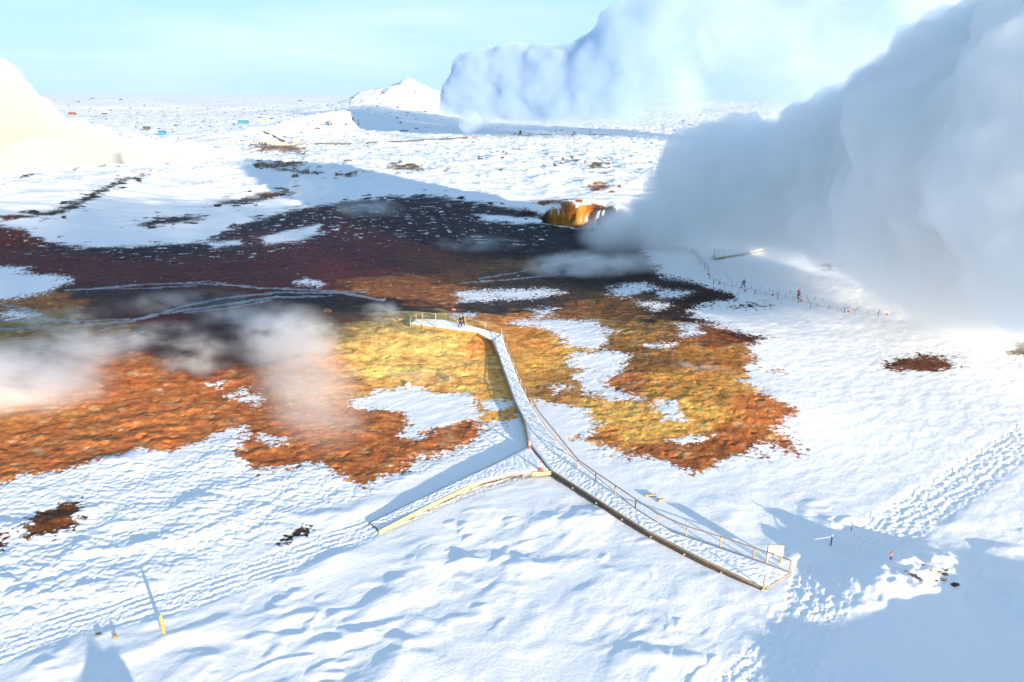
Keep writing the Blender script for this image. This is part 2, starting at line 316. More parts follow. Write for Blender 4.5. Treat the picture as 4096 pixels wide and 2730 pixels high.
    for m, cc in ((pw, srgb(214, 138, 52)*.62), (pf, srgb(70, 50, 32)*.5)):
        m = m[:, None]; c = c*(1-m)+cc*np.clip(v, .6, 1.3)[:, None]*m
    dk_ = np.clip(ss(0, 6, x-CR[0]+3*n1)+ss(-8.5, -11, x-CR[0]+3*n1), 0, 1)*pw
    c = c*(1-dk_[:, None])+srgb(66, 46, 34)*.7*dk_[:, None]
    lip = np.exp(-((r-1.02)/.05)**2)*(y < CR[1]-4)*(x < CR[0]+5); snow = np.maximum(snow, lip)
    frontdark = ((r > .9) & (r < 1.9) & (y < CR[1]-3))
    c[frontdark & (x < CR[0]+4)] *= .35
    snow = snow*(1-pw*(1-ss(.15, .4, fbm(x/2, y/2, 3, 381))*.8)*.95)*(1-pf*.8)
    return np.clip(snow, 0, 1), np.clip(c, .004, .8)
# ------------------------------------------------------------------ object helpers
MATS = {}
def tag(o, label=None, cat=None, group=None, kind=None):
    for k, v in (('label', label), ('category', cat), ('group', group), ('kind', kind)):
        if v: o[k] = v
    return o
def nodemat(name):
    m = bpy.data.materials.new(name); m.use_nodes = True; nt = m.node_tree; nt.nodes.clear()
    out = nt.nodes.new('ShaderNodeOutputMaterial'); return m, nt, out
def N(nt, typ, **kw):
    n = nt.nodes.new(typ)
    for k, v in kw.items():
        if k.startswith('i_'):
            k = k[2:]; n.inputs[int(k) if k.isdigit() else k.replace('_', ' ')].default_value = v
        else: setattr(n, k, v)
    return n
def mat(name, col, rough=.7, var=.25, scale=8., metal=0., bump=0.):
    if name in MATS: return MATS[name]
    m, nt, out = nodemat(name); L = nt.links.new
    b = N(nt, 'ShaderNodeBsdfPrincipled', i_Roughness=rough, i_Metallic=metal)
    tc = N(nt, 'ShaderNodeNewGeometry'); no = N(nt, 'ShaderNodeTexNoise', i_Scale=scale, i_Detail=4.)
    L(tc.outputs['Position'], no.inputs['Vector'])
    mp = N(nt, 'ShaderNodeMapRange', i_1=.3, i_2=.7, i_3=1-var, i_4=1+var*.6); L(no.outputs[0], mp.inputs[0])
    mx = N(nt, 'ShaderNodeVectorMath', operation='SCALE'); mx.inputs[0].default_value = col[:3]
    L(mp.outputs[0], mx.inputs['Scale']); L(mx.outputs[0], b.inputs['Base Color'])
    if bump:
        bp = N(nt, 'ShaderNodeBump', i_Strength=.6, i_Distance=bump); L(no.outputs[0], bp.inputs['Height']); L(bp.outputs[0], b.inputs['Normal'])
    L(b.outputs[0], out.inputs[0]); MATS[name] = m; return m
def np_mesh(name, verts, quads, smooth=True):
    me = bpy.data.meshes.new(name); nv = len(verts); nf = len(quads); k = quads.shape[1]
    me.vertices.add(nv); me.vertices.foreach_set('co', verts.astype(np.float32).ravel())
    me.loops.add(nf*k); me.loops.foreach_set('vertex_index', quads.astype(np.int32).ravel())
    me.polygons.add(nf); me.polygons.foreach_set('loop_start', (np.arange(nf)*k).astype(np.int32))
    me.polygons.foreach_set('loop_total', np.full(nf, k, np.int32))
    me.polygons.foreach_set('use_smooth', np.full(nf, smooth, bool))
    me.update(calc_edges=True); return me
# ------------------------------------------------------------------ ground
def ground_material():
    m, nt, out = nodemat('snow_and_mud'); L = nt.links.new
    geo = N(nt, 'ShaderNodeNewGeometry')
    a1 = N(nt, 'ShaderNodeAttribute', attribute_name='soil'); a2 = N(nt, 'ShaderNodeAttribute', attribute_name='snow')
    n1 = N(nt, 'ShaderNodeTexNoise', i_Scale=3.2, i_Detail=5., i_Roughness=.75); L(geo.outputs['Position'], n1.inputs['Vector'])
    n2 = N(nt, 'ShaderNodeTexNoise', i_Scale=.9, i_Detail=6., i_Roughness=.65); L(geo.outputs['Position'], n2.inputs['Vector'])
    ad = N(nt, 'ShaderNodeMath', operation='MULTIPLY_ADD', i_1=2.1, i_2=-1.05); L(n1.outputs[0], ad.inputs[0])
    s = N(nt, 'ShaderNodeMath', operation='ADD'); L(a2.outputs['Fac'], s.inputs[0]); L(ad.outputs[0], s.inputs[1])
    mr = N(nt, 'ShaderNodeMapRange', interpolation_type='SMOOTHSTEP', i_1=.32, i_2=.68); L(s.outputs[0], mr.inputs[0])
    # keep full snow and full soil pure
    vr = N(nt, 'ShaderNodeMapRange', i_1=.3, i_2=.72, i_3=.55, i_4=1.45); L(n2.outputs[0], vr.inputs[0])
    sc = N(nt, 'ShaderNodeVectorMath', operation='SCALE'); L(a1.outputs['Color'], sc.inputs[0]); L(vr.outputs[0], sc.inputs['Scale'])
    mx = N(nt, 'ShaderNodeMix', data_type='RGBA'); L(mr.outputs[0], mx.inputs[0]); L(sc.outputs[0], mx.inputs[6]); mx.inputs[7].default_value = (.86, .87, .885, 1)
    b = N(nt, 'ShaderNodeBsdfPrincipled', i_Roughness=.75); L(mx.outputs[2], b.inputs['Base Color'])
    b.inputs['Specular IOR Level'].default_value = .25
    bs = N(nt, 'ShaderNodeMapRange', i_3=.14, i_4=.06); L(mr.outputs[0], bs.inputs[0])
    bp = N(nt, 'ShaderNodeBump', i_Strength=.8); L(bs.outputs[0], bp.inputs['Distance']); L(n1.outputs[0], bp.inputs['Height'])
    L(bp.outputs[0], b.inputs['Normal']); L(b.outputs[0], out.inputs[0]); return m
GRID = {}
def build_ground():
    D = [14.]
    while D[-1] < 26000:
        d = D[-1]
        r = .0045 if d < 34 else .0021 if d < 120 else .0026 if d < 300 else .006 if d < 2200 else .02
        D.append(d*(1+r))
    D = np.array(D)
    A = np.concatenate([np.linspace(-75, -42, 60, endpoint=False), np.linspace(-42, 42, 1500, endpoint=False), np.linspace(42, 80, 90)])*math.pi/180
    R, T = np.meshgrid(D, A, indexing='ij')
    x = (R*np.sin(T)).ravel(); y = (R*np.cos(T)).ravel()
    nr, nc = R.shape
    def work(sl):
        X, Y = x[sl], y[sl]; H0 = height(X, Y, False); S_, C_ = bake(X, Y, H0); PX, PY = project(X, Y, H0)
        return H0, S_, C_, height(X, Y, True, S_, PX, PY)
    from concurrent.futures import ThreadPoolExecutor
    sls = [slice(k, min(k+40000, len(x))) for k in range(0, len(x), 40000)]
    with ThreadPoolExecutor(4) as ex: res = list(ex.map(work, sls))
    h0, sn, c, z = (np.concatenate([r[k] for r in res]) for k in range(4))
    GRID.update(D=D, A=A, h0=h0.reshape(nr, nc), z=z.reshape(nr, nc))
    i = np.arange(nr*nc).reshape(nr, nc)
    q = np.stack([i[:-1, :-1], i[:-1, 1:], i[1:, 1:], i[1:, :-1]], -1).reshape(-1, 4)
    me = np_mesh('ground', np.stack([x, y, z], -1), q)
    at = me.attributes.new('snow', 'FLOAT', 'POINT'); at.data.foreach_set('value', sn.astype(np.float32))
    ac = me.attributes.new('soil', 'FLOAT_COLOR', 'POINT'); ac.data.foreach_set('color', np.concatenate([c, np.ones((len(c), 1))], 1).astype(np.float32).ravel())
    me.materials.append(ground_material())
    o = bpy.data.objects.new('ground', me); COL.objects.link(o); tag(o, kind='structure')
    print('ground', nr, nc, nr*nc)
build_ground()
def _look(k, x, y):
    D, A = GRID['D'], GRID['A']; r = math.hypot(x, y); a = math.atan2(x, y)
    i = min(max(int(np.searchsorted(D, r))-1, 0), len(D)-2); j = min(max(int(np.searchsorted(A, a))-1, 0), len(A)-2)
    u = min(max((r-D[i])/(D[i+1]-D[i]), 0), 1); v = min(max((a-A[j])/(A[j+1]-A[j]), 0), 1); g = GRID[k]
    return float((g[i, j]*(1-v)+g[i, j+1]*v)*(1-u)+(g[i+1, j]*(1-v)+g[i+1, j+1]*v)*u)
def hz(x, y): return _look('z', x, y)
def hb(x, y): return _look('h0', x, y)
def gp(px, py, it=14):
    """ground point seen at photo pixel"""
    z = 0.
    for _ in range(it):
        p = at_z(px, py, z); z = .5*z+.5*hb(p[0], p[1])
    p = at_z(px, py, z); return Vector((p[0], p[1], hz(p[0], p[1])))
# ------------------------------------------------------------------ small building kit
WOOD = mat('weathered_wood', (.34, .26, .17), .8, .35, 6); WOODL = mat('fresh_wood', (.52, .40, .20), .75, .25, 5); WOODD = mat('dark_wood', (.10, .07, .05), .85, .3, 6)
SNOWM = mat('packed_snow', (.84, .86, .89), .8, .06, 9, bump=.03)
ORANGE = mat('orange_plastic', (.75, .10, .03), .45, .12, 20); WHITE = mat('white_band', (.8, .8, .8), .5, .06, 20); BLACKR = mat('black_rubber', (.03, .03, .03), .7, .2, 20)
GREY = mat('grey_stake', (.10, .11, .12), .8, .3, 20); STEEL = mat('galvanised_metal', (.35, .35, .34), .45, .2, 3, .6); ROPE = mat('grey_rope', (.16, .17, .18), .9, .2, 30)
class MB:
    def __init__(s): s.bm = bmesh.new()
    def bar(s, a, b, w, h, up=(0, 0, 1)):
        a = Vector(a); b = Vector(b); d = b-a; l = d.length; d.normalize(); u = Vector(up)
        if abs(d.dot(u)) > .97: u = Vector((0, 1, 0))
        r = d.cross(u).normalized(); u = r.cross(d).normalized()
        vs = [s.bm.verts.new(p+r*sx*w/2+u*sy*h/2) for p in (a, b) for sx, sy in ((-1, -1), (1, -1), (1, 1), (-1, 1))]
        for f in ((0, 1, 2, 3), (7, 6, 5, 4), (0, 4, 5, 1), (1, 5, 6, 2), (2, 6, 7, 3), (3, 7, 4, 0)): s.bm.faces.new([vs[i] for i in f])
        return s
    def tube(s, pts, rad, n=8):
        rings = []
        for i, p in enumerate(pts):
            p = Vector(p); d = (Vector(pts[min(i+1, len(pts)-1)])-Vector(pts[max(i-1, 0)])).normalized()
            u = Vector((0, 0, 1)) if abs(d.z) < .95 else Vector((0, 1, 0)); r = d.cross(u).normalized(); u = r.cross(d)
            R = rad[i] if isinstance(rad, (list, tuple)) else rad
            rings.append([s.bm.verts.new(p+(r*math.cos(t)+u*math.sin(t))*R) for t in [2*math.pi*k/n for k in range(n)]])
        for A, B in zip(rings, rings[1:]):
            for k in range(n): s.bm.faces.new([A[k], A[(k+1) % n], B[(k+1) % n], B[k]])
        s.bm.faces.new(rings[0][::-1]); s.bm.faces.new(rings[-1]); return s
    def build(s, name, m, parent=None, loc=None, bevel=0., smooth=False, label=None):
        me = bpy.data.meshes.new(name)
        if bevel: bmesh.ops.bevel(s.bm, geom=s.bm.edges[:], offset=bevel, segments=1, affect='EDGES')
        bmesh.ops.recalc_face_normals(s.bm, faces=s.bm.faces)
        if loc is not None: bmesh.ops.translate(s.bm, vec=-Vector(loc), verts=s.bm.verts)
        if smooth:
            for f in s.bm.faces: f.smooth = True
        s.bm.to_mesh(me); s.bm.free(); me.materials.append(m)
        o = bpy.data.objects.new(name, me); COL.objects.link(o)
        if parent: o.parent = parent
        elif loc is not None: o.location = loc
        if label: o['label'] = label
        return o
def empty(name, loc, label, cat, group=None, rz=0.):
    o = bpy.data.objects.new(name, None); COL.objects.link(o); o.location = loc; o.rotation_euler[2] = rz; o.empty_display_size = .3
    return tag(o, label, cat, group)
def copy_tree(o, loc, label, group=None, rz=None, parent=None):
    c = o.copy(); COL.objects.link(c); c.parent = parent
    if parent is None:
        c.location = loc; c['label'] = label
        if rz is not None: c.rotation_euler[2] = rz
        if group: c['group'] = group
    for ch in [k for k in bpy.data.objects if k.parent == o]: copy_tree(ch, None, None, parent=c)
    return c
def dpt(px, py, off):
    """a point 'off' metres over the smooth ground, seen at a photo pixel"""
    z = off
    for _ in range(16):
        p = at_z(px, py, z); z = .5*z+.5*(hb(p[0], p[1])+off)
    p = at_z(px, py, z); return Vector((p[0], p[1], z))
def resample(P, n):
    P = [Vector(p) for p in P]; d = [0.]
    for a, b in zip(P, P[1:]): d.append(d[-1]+(b-a).length)
    out = []
    for k in range(n):
        t = d[-1]*k/(n-1); i = max(j for j in range(len(d)-1) if d[j] <= t+1e-9)
        out.append(P[i].lerp(P[i+1], (t-d[i])/max(1e-9, d[i+1]-d[i])))
    return out
def walkway(Lp, Rp, parent, thick=.07, rough=.03, inset=.06, edges=(1, 1), kick=(1, 0), nacross=14, posts=True, fascia=WOOD):
    """deck between two edge lines (same number of points), snow on top, edge boards, bearers"""
    deck = MB(); bm = deck.bm
    for (a, b, c, d) in zip(Lp, Lp[1:], Rp[1:], Rp):
        q = [a, b, c, d]; top = [bm.verts.new(p) for p in q]; bot = [bm.verts.new(p-Vector((0, 0, thick))) for p in q]
        bm.faces.new(top[::-1]); bm.faces.new(bot)
        for k in range(4): bm.faces.new([top[k], top[(k+1) % 4], bot[(k+1) % 4], bot[k]])
    deck.build('deck', WOOD, parent, parent.location)
    length = sum((b-a).length for a, b in zip(Lp, Lp[1:])); n = max(8, int(length/.11)); m = nacross
    A = resample(Lp, n); B = resample(Rp, n)
    T = np.array([[A[i].lerp(B[i], inset/max(.2, (B[i]-A[i]).length)+(1-2*inset/max(.2, (B[i]-A[i]).length))*j/m) for j in range(m+1)] for i in range(n)]).reshape(-1, 3)
    jj = np.tile(np.arange(m+1), n)/m
    core = ss(.02, .22, jj)*(1-ss(.78, .98, jj))
    fp = worley(T[:, 0]/.30, T[:, 1]/.30, 5)
    hgt = .09+(ss(.15, .6, fp)*.06-.035)*core+fbm(T[:, 0]/1.1, T[:, 1]/1.1, 3, 6)*.03
    hgt = np.where((jj == 0) | (jj == 1), .004, hgt)
    T[:, 2] += hgt
    idx = np.arange(n*(m+1)).reshape(n, m+1); q = np.stack([idx[:-1, :-1], idx[:-1, 1:], idx[1:, 1:], idx[1:, :-1]], -1).reshape(-1, 4)
    T -= np.array(parent.location)
    me = np_mesh('snow_cover', T, q); me.materials.append(SNOWM); me.flip_normals() if me.polygons[0].normal.z < 0 else None
    s = bpy.data.objects.new('snow_cover', me); COL.objects.link(s); s.parent = parent
    for side, P, Q in ((0, Lp, Rp), (1, Rp, Lp)):
        if edges[side]:
            e = MB()
            for (a, b, c) in zip(P, P[1:], Q):
                o = (a-c); o.z = 0; o = o.normalized()*.03
                e.bar(a+o-Vector((0, 0, .17)), b+o-Vector((0, 0, .17)), .05, .34)
            e.build('edge_board', fascia, parent, parent.location)
        if kick[side]:
            e = MB()
            for (a, b, c) in zip(P, P[1:], Q):
                o = (a-c); o.z = 0; o = o.normalized()*-.05
                e.bar(a+o+Vector((0, 0, .10)), b+o+Vector((0, 0, .10)), .10, .12)
            e.build('kerb_rail', WOOD, parent, parent.location)
    if posts:
        nb = max(2, int(length/2.6)); A = resample(Lp, nb); B = resample(Rp, nb)
        for a, b in list(zip(A, B))[:-1]:
            d = (b-a).normalized(); MB().bar(a-d*.14-Vector((0, 0, .16)), b+d*.14-Vector((0, 0, .16)), .09, .14).build('bearer', WOODL, parent, parent.location)
def railing(base_pts, h, label, rails=1, post=.085, m=WOOD, group=None, extra=None, top=.11, feet=.3):
    r = empty('railing', base_pts[0], label, 'railing', group)
    for p in base_pts: MB().bar(p-Vector((0, 0, feet)), p+Vector((0, 0, h-.03)), post, post).build('post', m, r, r.location)
    hr = MB()
    for a, b in zip(base_pts, base_pts[1:]): hr.bar(a+Vector((0, 0, h)), b+Vector((0, 0, h)), top, .05)
    hr.build('handrail', m, r, r.location)
    if rails > 1:
        hr = MB()
        for a, b in zip(base_pts, base_pts[1:]): hr.bar(a+Vector((0, 0, h*.5)), b+Vector((0, 0, h*.5)), .05, .08)
        hr.build('middle_rail', m, r, r.location)
    return r
# ------------------------------------------------------------------ boardwalks
EO = .16
Lr = [dpt(2205, 1888, .50), dpt(2440, 2038, .48), dpt(2577, 2124, .42), dpt(2812, 2246, .32), dpt(2960, 2316, .22), dpt(3052, 2360, .06)]
Rr = [dpt(2270, 1815, .50), dpt(2545, 2038, .48), dpt(2690, 2128, .42), dpt(2885, 2194, .32), dpt(3060, 2255, .22), dpt(3164, 2292, .06)]
bw = empty('boardwalk', Lr[0].lerp(Rr[0], .5)-Vector((0, 0, .4)), 'wide trampled boardwalk running from the fork down to the white board and footprint trail', 'boardwalk', 'snow covered boardwalks')
walkway(Lr, Rr, bw, kick=(1, 0), fascia=WOODD)
Ln = [dpt(*p, .55) for p in ((2112, 1768), (2097, 1690), (2058, 1610), (2031, 1534), (2004, 1458), (1987, 1409), (1969, 1364))]
Rn = [dpt(*p, .55) for p in ((2270, 1810), (2192, 1722), (2126, 1624), (2080, 1534), (2050, 1454), (2024, 1392), (2008, 1340))]
bn = empty('boardwalk', Ln[0]-Vector((0, 0, .5)), 'raised straight boardwalk climbing from the fork to the viewing platform, long rail shadows across it', 'boardwalk', 'snow covered boardwalks')
walkway(Ln, Rn, bn, kick=(1, 0))
# the fork itself
Lf = [dpt(2112, 1768, .55), dpt(2205, 1888, .50)]; Rf = [dpt(2272, 1812, .55), dpt(2274, 1818, .50)]
fk = empty('boardwalk', Lf[0]-Vector((0, 0, .5)), 'flat triangular deck where the three boardwalks meet, traffic cones on its left edge', 'boardwalk', 'snow covered boardwalks')
walkway(Lf, Rf, fk, edges=(0, 0), kick=(0, 0), posts=False, nacross=22)
Lm = [dpt(*p, o) for p, o in (((2112, 1785), .50), ((1990, 1850), .45), ((1820, 1930), .38), ((1640, 2015), .28), ((1477, 2092), .05))]
Rm = [dpt(*p, o) for p, o in (((2200, 1890), .50), ((2050, 1900), .45), ((1862, 1950), .38), ((1700, 2030), .28), ((1516, 2124), .05))]
bl = empty('boardwalk', Lm[0]-Vector((0, 0, .5)), 'narrow boardwalk ramp curving down left from the fork beside bright yellow boards', 'boardwalk', 'snow covered boardwalks')
walkway(Lm, Rm, bl, edges=(1, 0), kick=(0, 0), posts=False)
YB = mat('yellow_board', (.56, .43, .20), .7, .2, 3)
e = MB(); Q = [dpt(*p, o) for p, o in (((1516, 2126), .2), ((1622, 2071), .28), ((1725, 2018), .34), ((1850, 1958), .38), ((1956, 1911), .42), ((2022, 1901), .44))]
for a, b in zip(Q, Q[1:]): e.bar(a-Vector((0, 0, .10)), b-Vector((0, 0, .10)), .07, .36)
e.build('edge_board', YB, bl, bl.location, label='long yellow edge board')
e = MB(); Q = [dpt(*p, .50) for p in ((2128, 1893), (2165, 1891), (2204, 1888))]
for a, b in zip(Q, Q[1:]): e.bar(a-Vector((0, 0, .10)), b-Vector((0, 0, .10)), .09, .34)
e.build('edge_board', YB, bl, bl.location, label='short yellow board end at the fork')
# platform
Lp_ = [dpt(*p, .45) for p in ((1969, 1364), (1906, 1331), (1828, 1322), (1743, 1311), (1641, 1297))]
Rp_ = [dpt(*p, .45) for p in ((2008, 1338), (1902, 1309), (1853, 1296), (1770, 1279), (1672, 1276))]
vp = empty('viewing_platform', Lp_[0]-Vector((0, 0, .45)), 'snowy viewing platform at the boardwalk end above the mustard slope, two people on it', 'platform')
walkway(Lp_, Rp_, vp, edges=(1, 1), kick=(0, 0), fascia=mat('mustard_board', (.36, .22, .05), .8, .4, 3))
def on(px, py, off): return dpt(px, py, off)
railing([on(*p, .48) for p in ((1641, 1296), (1665, 1279), (1690, 1274), (1743, 1278), (1792, 1283), (1862, 1298), (1942, 1313), (2007, 1337))], .86, 'railing round the back and left end of the viewing platform', post=.12)
railing([on(*p, .48) for p in ((1642, 1298), (1692, 1305), (1743, 1311))], .86, 'short front railing at the left end of the viewing platform', post=.12)
railing([on(*p, .58) for p in ((2008, 1340), (2013, 1358), (2027, 1391), (2039, 1425), (2053, 1460), (2067, 1498), (2083, 1538), (2101, 1579), (2125, 1622), (2150, 1672), (2187, 1719), (2225, 1766), (2267, 1820))], .86, 'long straight railing along the boardwalk that climbs to the platform', post=.09)
rb = [on(*p, o) for p, o in (((2267, 1820), .55), ((2311, 1874), .5), ((2382, 1926), .5), ((2459, 1978), .48), ((2541, 2035), .47), ((2630, 2095), .42), ((2745, 2145), .4), ((2880, 2187), .33), ((3014, 2233), .25), ((3159, 2284), .18))]
railing(rb, .86, 'tan railing along the trampled boardwalk, ending beside the white board', post=.10)
p0 = Lr[-1]+Vector((0, 0, 0)); t = empty('wooden_post', p0, 'lone upright wooden post at the near end of the boardwalk kerb', 'post')
MB().bar(p0-Vector((0, 0, .3)), p0+Vector((.03, 0, 1.12)), .09, .09).build('post_shaft', WOOD, t, t.location)
MB().bar(p0+Vector((-.12, .02, -.02)), p0+Vector((.30, -.02, -.02)), .16, .14).build('foot_block', WOODL, t, t.location)
# struts beside the fork railing
# ------------------------------------------------------------------ white information board seen from the path
b0 = on(3067, 2247, .05); b1 = on(3124, 2250, .05); dx = (b1-b0); dx.z = 0; dx.normalize(); wdt = (b1-b0).length
ib = empty('information_board', b0, 'white blank information board on two posts behind the end of the boardwalk railing', 'sign')
for p in (b0, b1): MB().bar(p-Vector((0, 0, .4)), p+Vector((0, 0, 1.42)), .12, .12).build('post', WOODL, ib, ib.location)
nrm = Vector((dx.y, -dx.x, 0)); mid = (b0+b1)/2; mid.z = b0.z+1.0
MB().bar(mid-dx*(wdt/2+.02)+nrm*.08, mid+dx*(wdt/2-.02)+nrm*.08, .04, .92).build('panel', mat('white_panel', (.85, .84, .80), .5, .03, 2), ib, ib.location)
MB().bar(mid-dx*(wdt/2+.05)+nrm*.08+Vector((0, 0, .485)), mid+dx*(wdt/2+.03)+nrm*.08+Vector((0, 0, .485)), .09, .05).build('top_rail', WOODL, ib, ib.location)
# ------------------------------------------------------------------ traffic cones
def cone(loc, label, h=.75):
    t = empty('traffic_cone', loc, label, 'traffic cone', 'orange traffic cones'); z = loc
    MB().bar(z-Vector((0, 0, .03)), z+Vector((0, 0, .04)), .40, .40).build('base', ORANGE, t, loc, .01)
    prof = [(.155, .04), (.118, .38), (.114, .38), (.072, .72), (.068, .72), (.035, 1.)]
    def seg(a, b, m, n):
        MB().tube([z+Vector((0, 0, a[1]*h)), z+Vector((0, 0, b[1]*h))], [a[0], b[0]], 14).build(n, m, t, loc, smooth=False)
    seg(prof[0], prof[1], ORANGE, 'body'); seg((.121, .38), (.078, .72), WHITE, 'reflective_band'); seg((.074, .72), (.035, 1.), ORANGE, 'tip')
    return t
c0 = cone(on(2163, 1881, .58), 'orange traffic cone on the boardwalk fork beside the short yellow board end', .95)
copy_tree(c0, on(2118, 1793, .58), 'tall orange cone at the inner corner of the fork, above the blue shade')
CONES = [((2833, 1099), 'traffic cone at the foot of the steam veiled railing'), ((2879, 1135), 'traffic cone between the railing foot and the walker in the blue jacket'),
         ((2980, 1165), 'traffic cone at the heels of the walker in the blue jacket'), ((3090, 1184), 'banded traffic cone halfway between the blue and the pink walkers'),
         ((3204, 1207), 'traffic cone just right of the pink walker'), ((3395, 1249), 'traffic cone beside the last dark rope post on the right'), ((3549, 1261), 'faint traffic cone in the steam, rightmost of the row')]
for (p, l) in CONES: copy_tree(c0, gp(*p), l)
cc = copy_tree(c0, gp(1811, 1243), 'red traffic cone lying tipped over on the snow behind the platform'); cc.rotation_euler = (1.35, 0, .8); cc.location.z += .12
# ------------------------------------------------------------------ rope path
GRP = 'rope posts along the far path'
RP = [(2837, 1119), (2853, 1138), (3017, 1179), (3110, 1197), (3192, 1213), (3241, 1235), (3376, 1252), (3513, 1263)]
rl = ['stout rope post nearest the steam veiled railing', 'stout rope post just behind the first low cone', 'stout rope post between the blue walker and the banded cone', 'stout rope post just right of the banded cone',
      'stout rope post in front of the pink walker', 'tallest dark rope post, just right of the pink walker', 'dark rope post left of the cone near the right end', 'pale stout rope post fading in the steam']
P = [gp(*p) for p in RP]
pm = None
def post_thing(name, loc, h, r, m, label, cat, group, lean=(0, 0), cap=None):
    t = empty(name, loc, label, cat, group)
    MB().tube([loc-Vector((0, 0, .25)), loc+Vector((lean[0], lean[1], h-.02)), loc+Vector((lean[0], lean[1], h))], [r, r, r*.8], 8).build('shaft', m, t, loc)
    if cap: MB().tube([loc+Vector((lean[0], lean[1], h-cap)), loc+Vector((lean[0], lean[1], h+.01))], [r*1.15, r*1.15], 8).build('cap', WHITE, t, loc)
    return t
for i, (q, l) in enumerate(zip(P, rl)):
    if i == 0: pm = post_thing('rope_post', q, 1.1, .065, GREY, l, 'post', GRP, (.04, 0), .08)
    else: copy_tree(pm, q, l)
for k, (a, b) in enumerate(zip(P, P[1:])):
    if k == 0: continue
    sag = .42; pts = [a.lerp(b, t/14)+Vector((0, 0, 1.0-sag*4*(t/14)*(1-t/14))) for t in range(15)]
    o = MB().tube(pts, .018, 5).build('rope', ROPE, None, pts[0]); tag(o, ['', 'sagging rope from the first low cone to the post by the blue walker', 'sagging rope passing the banded cone', 'sagging rope ending at the post in front of the pink walker', 'short sagging rope below the cone beside the pink walker', 'long sagging rope running right to the last dark post', 'sagging rope fading into the steam at the right'][k], 'rope', 'ropes of the far path')
ST1 = [(2851, 1116), (2862, 1129), (2875, 1137), (2896, 1146), (2927, 1154), (2958, 1161), (2990, 1166), (3025, 1175), (3061, 1181), (3104, 1185), (3141, 1193), (3172, 1200), (3233, 1215), (3270, 1226), (3316, 1237), (3366, 1247), (3416, 1253), (3470, 1259)]
ST2 = [(2901, 1104), (2908, 1112), (2915, 1122), (2926, 1131), (2947, 1141), (3006, 1155), (3040, 1161), (3076, 1167), (3115, 1173), (3161, 1178), (3200, 1185), (3230, 1197), (3259, 1204), (3290, 1212), (3331, 1224), (3380, 1233), (3429, 1242)]
ORD = ['first', 'second', 'third', 'fourth', 'fifth', 'sixth', 'seventh', 'eighth', 'ninth', 'tenth', 'eleventh', 'twelfth', 'thirteenth', 'fourteenth', 'fifteenth', 'sixteenth', 'seventeenth', 'last']
sp = None
for row, ps in (('front', ST1), ('rear', ST2)):
    for i, p in enumerate(ps):
        l = 'slim grey stake, %s from the railing end in the %s row of the far path' % (ORD[i], row)
        if sp is None: sp = post_thing('stake', gp(*p), .72, .03, GREY, l, 'stake', 'slim stakes lining the far path', (.01, .01))
        else: copy_tree(sp, gp(*p), l, rz=random.uniform(0, 6))
# stakes along the footprint trail
TR = [(3404, 2125, 'slim stake with a long shadow where the footprint trail enters the shade'), (3479, 2076, 'stake on the trail edge above the short yellow peg'), (3652, 1984, 'stake on the trail edge, between two long thin shadows'),
      (3731, 1939, 'stake on the upper trail edge, third along from the yellow peg'), (3806, 1897, 'stake on the upper trail edge, fourth along from the yellow peg'), (3866, 1860, 'stake on the upper trail edge, fifth along from the yellow peg'),
      (3925, 1820, 'stake on the upper trail edge, fourth from the right picture edge'), (3977, 1786, 'stake on the upper trail edge, third from the right picture edge'), (4026, 1754, 'stake on the upper trail edge, second from the right picture edge'), (4064, 1718, 'stake nearest the right picture edge on the upper trail edge')]
DST = mat('brown_stake', (.16, .13, .09), .8, .3, 12)
ts = None
for (a, b, l) in TR:
    if ts is None: ts = post_thing('trail_stake', gp(a, b), .82, .03, DST, l, 'stake', 'stakes along the footprint trail', (.02, 0), .05)
    else: copy_tree(ts, gp(a, b), l, rz=random.uniform(-.6, .6))
q = gp(3323, 2181); t = post_thing('trail_stake', q, .95, .055, GREY, 'thick grey stake holding a white rope in the shaded snow by the board', 'stake', 'stakes along the footprint trail', (0, 0), .1)
a = gp(3240, 2178)+Vector((0, 0, .25)); b = gp(3375, 2122)+Vector((0, 0, .3)); m_ = q+Vector((0, 0, .8))
o = MB().tube([a, a.lerp(m_, .5), m_, m_.lerp(b, .5), b], .02, 5).build('rope', mat('white_rope', (.7, .7, .68), .8, .1, 20), None, a); tag(o, 'thin white rope tied to the grey stake near the board', 'rope')
post_thing('trail_stake', gp(3430, 2110), .5, .045, YB, 'short yellow peg on the trail edge', 'stake', 'stakes along the footprint trail')
q = gp(3562, 2238); t = empty('marker_stake', q, 'red and white marker stake on the crest of the shaded snow bank', 'marker')
for k in range(3): MB().bar(q+Vector((0, 0, .23*k-.02)), q+Vector((0, 0, .23*k+.21)), .11, .11).build('stripe', (ORANGE, WHITE, ORANGE)[k], t, q)
q = gp(3727, 2290); t = empty('broken_post', q, 'snapped yellow post sticking out of the rocky snow bank', 'post')
MB().tube([q-Vector((0, 0, .2)), q+Vector((-.02, 0, .3)), q+Vector((.06, .02, .5))], [.1, .09, .04], 7).build('shaft', YB, t, q)
q = gp(656, 2533); t = empty('timber_post', q, 'leaning rough yellow timber post in the lower left snow, long shadow behind it', 'post')
MB().tube([q-Vector((0, 0, .3)), q+Vector((-.03, .01, .5)), q+Vector((-.07, .03, 1.12)), q+Vector((-.10, .04, 1.34))], [.13, .12, .115, .07], 7).build('shaft', mat('rough_timber', (.50, .33, .12), .9, .7, 14, bump=.03), t, q)
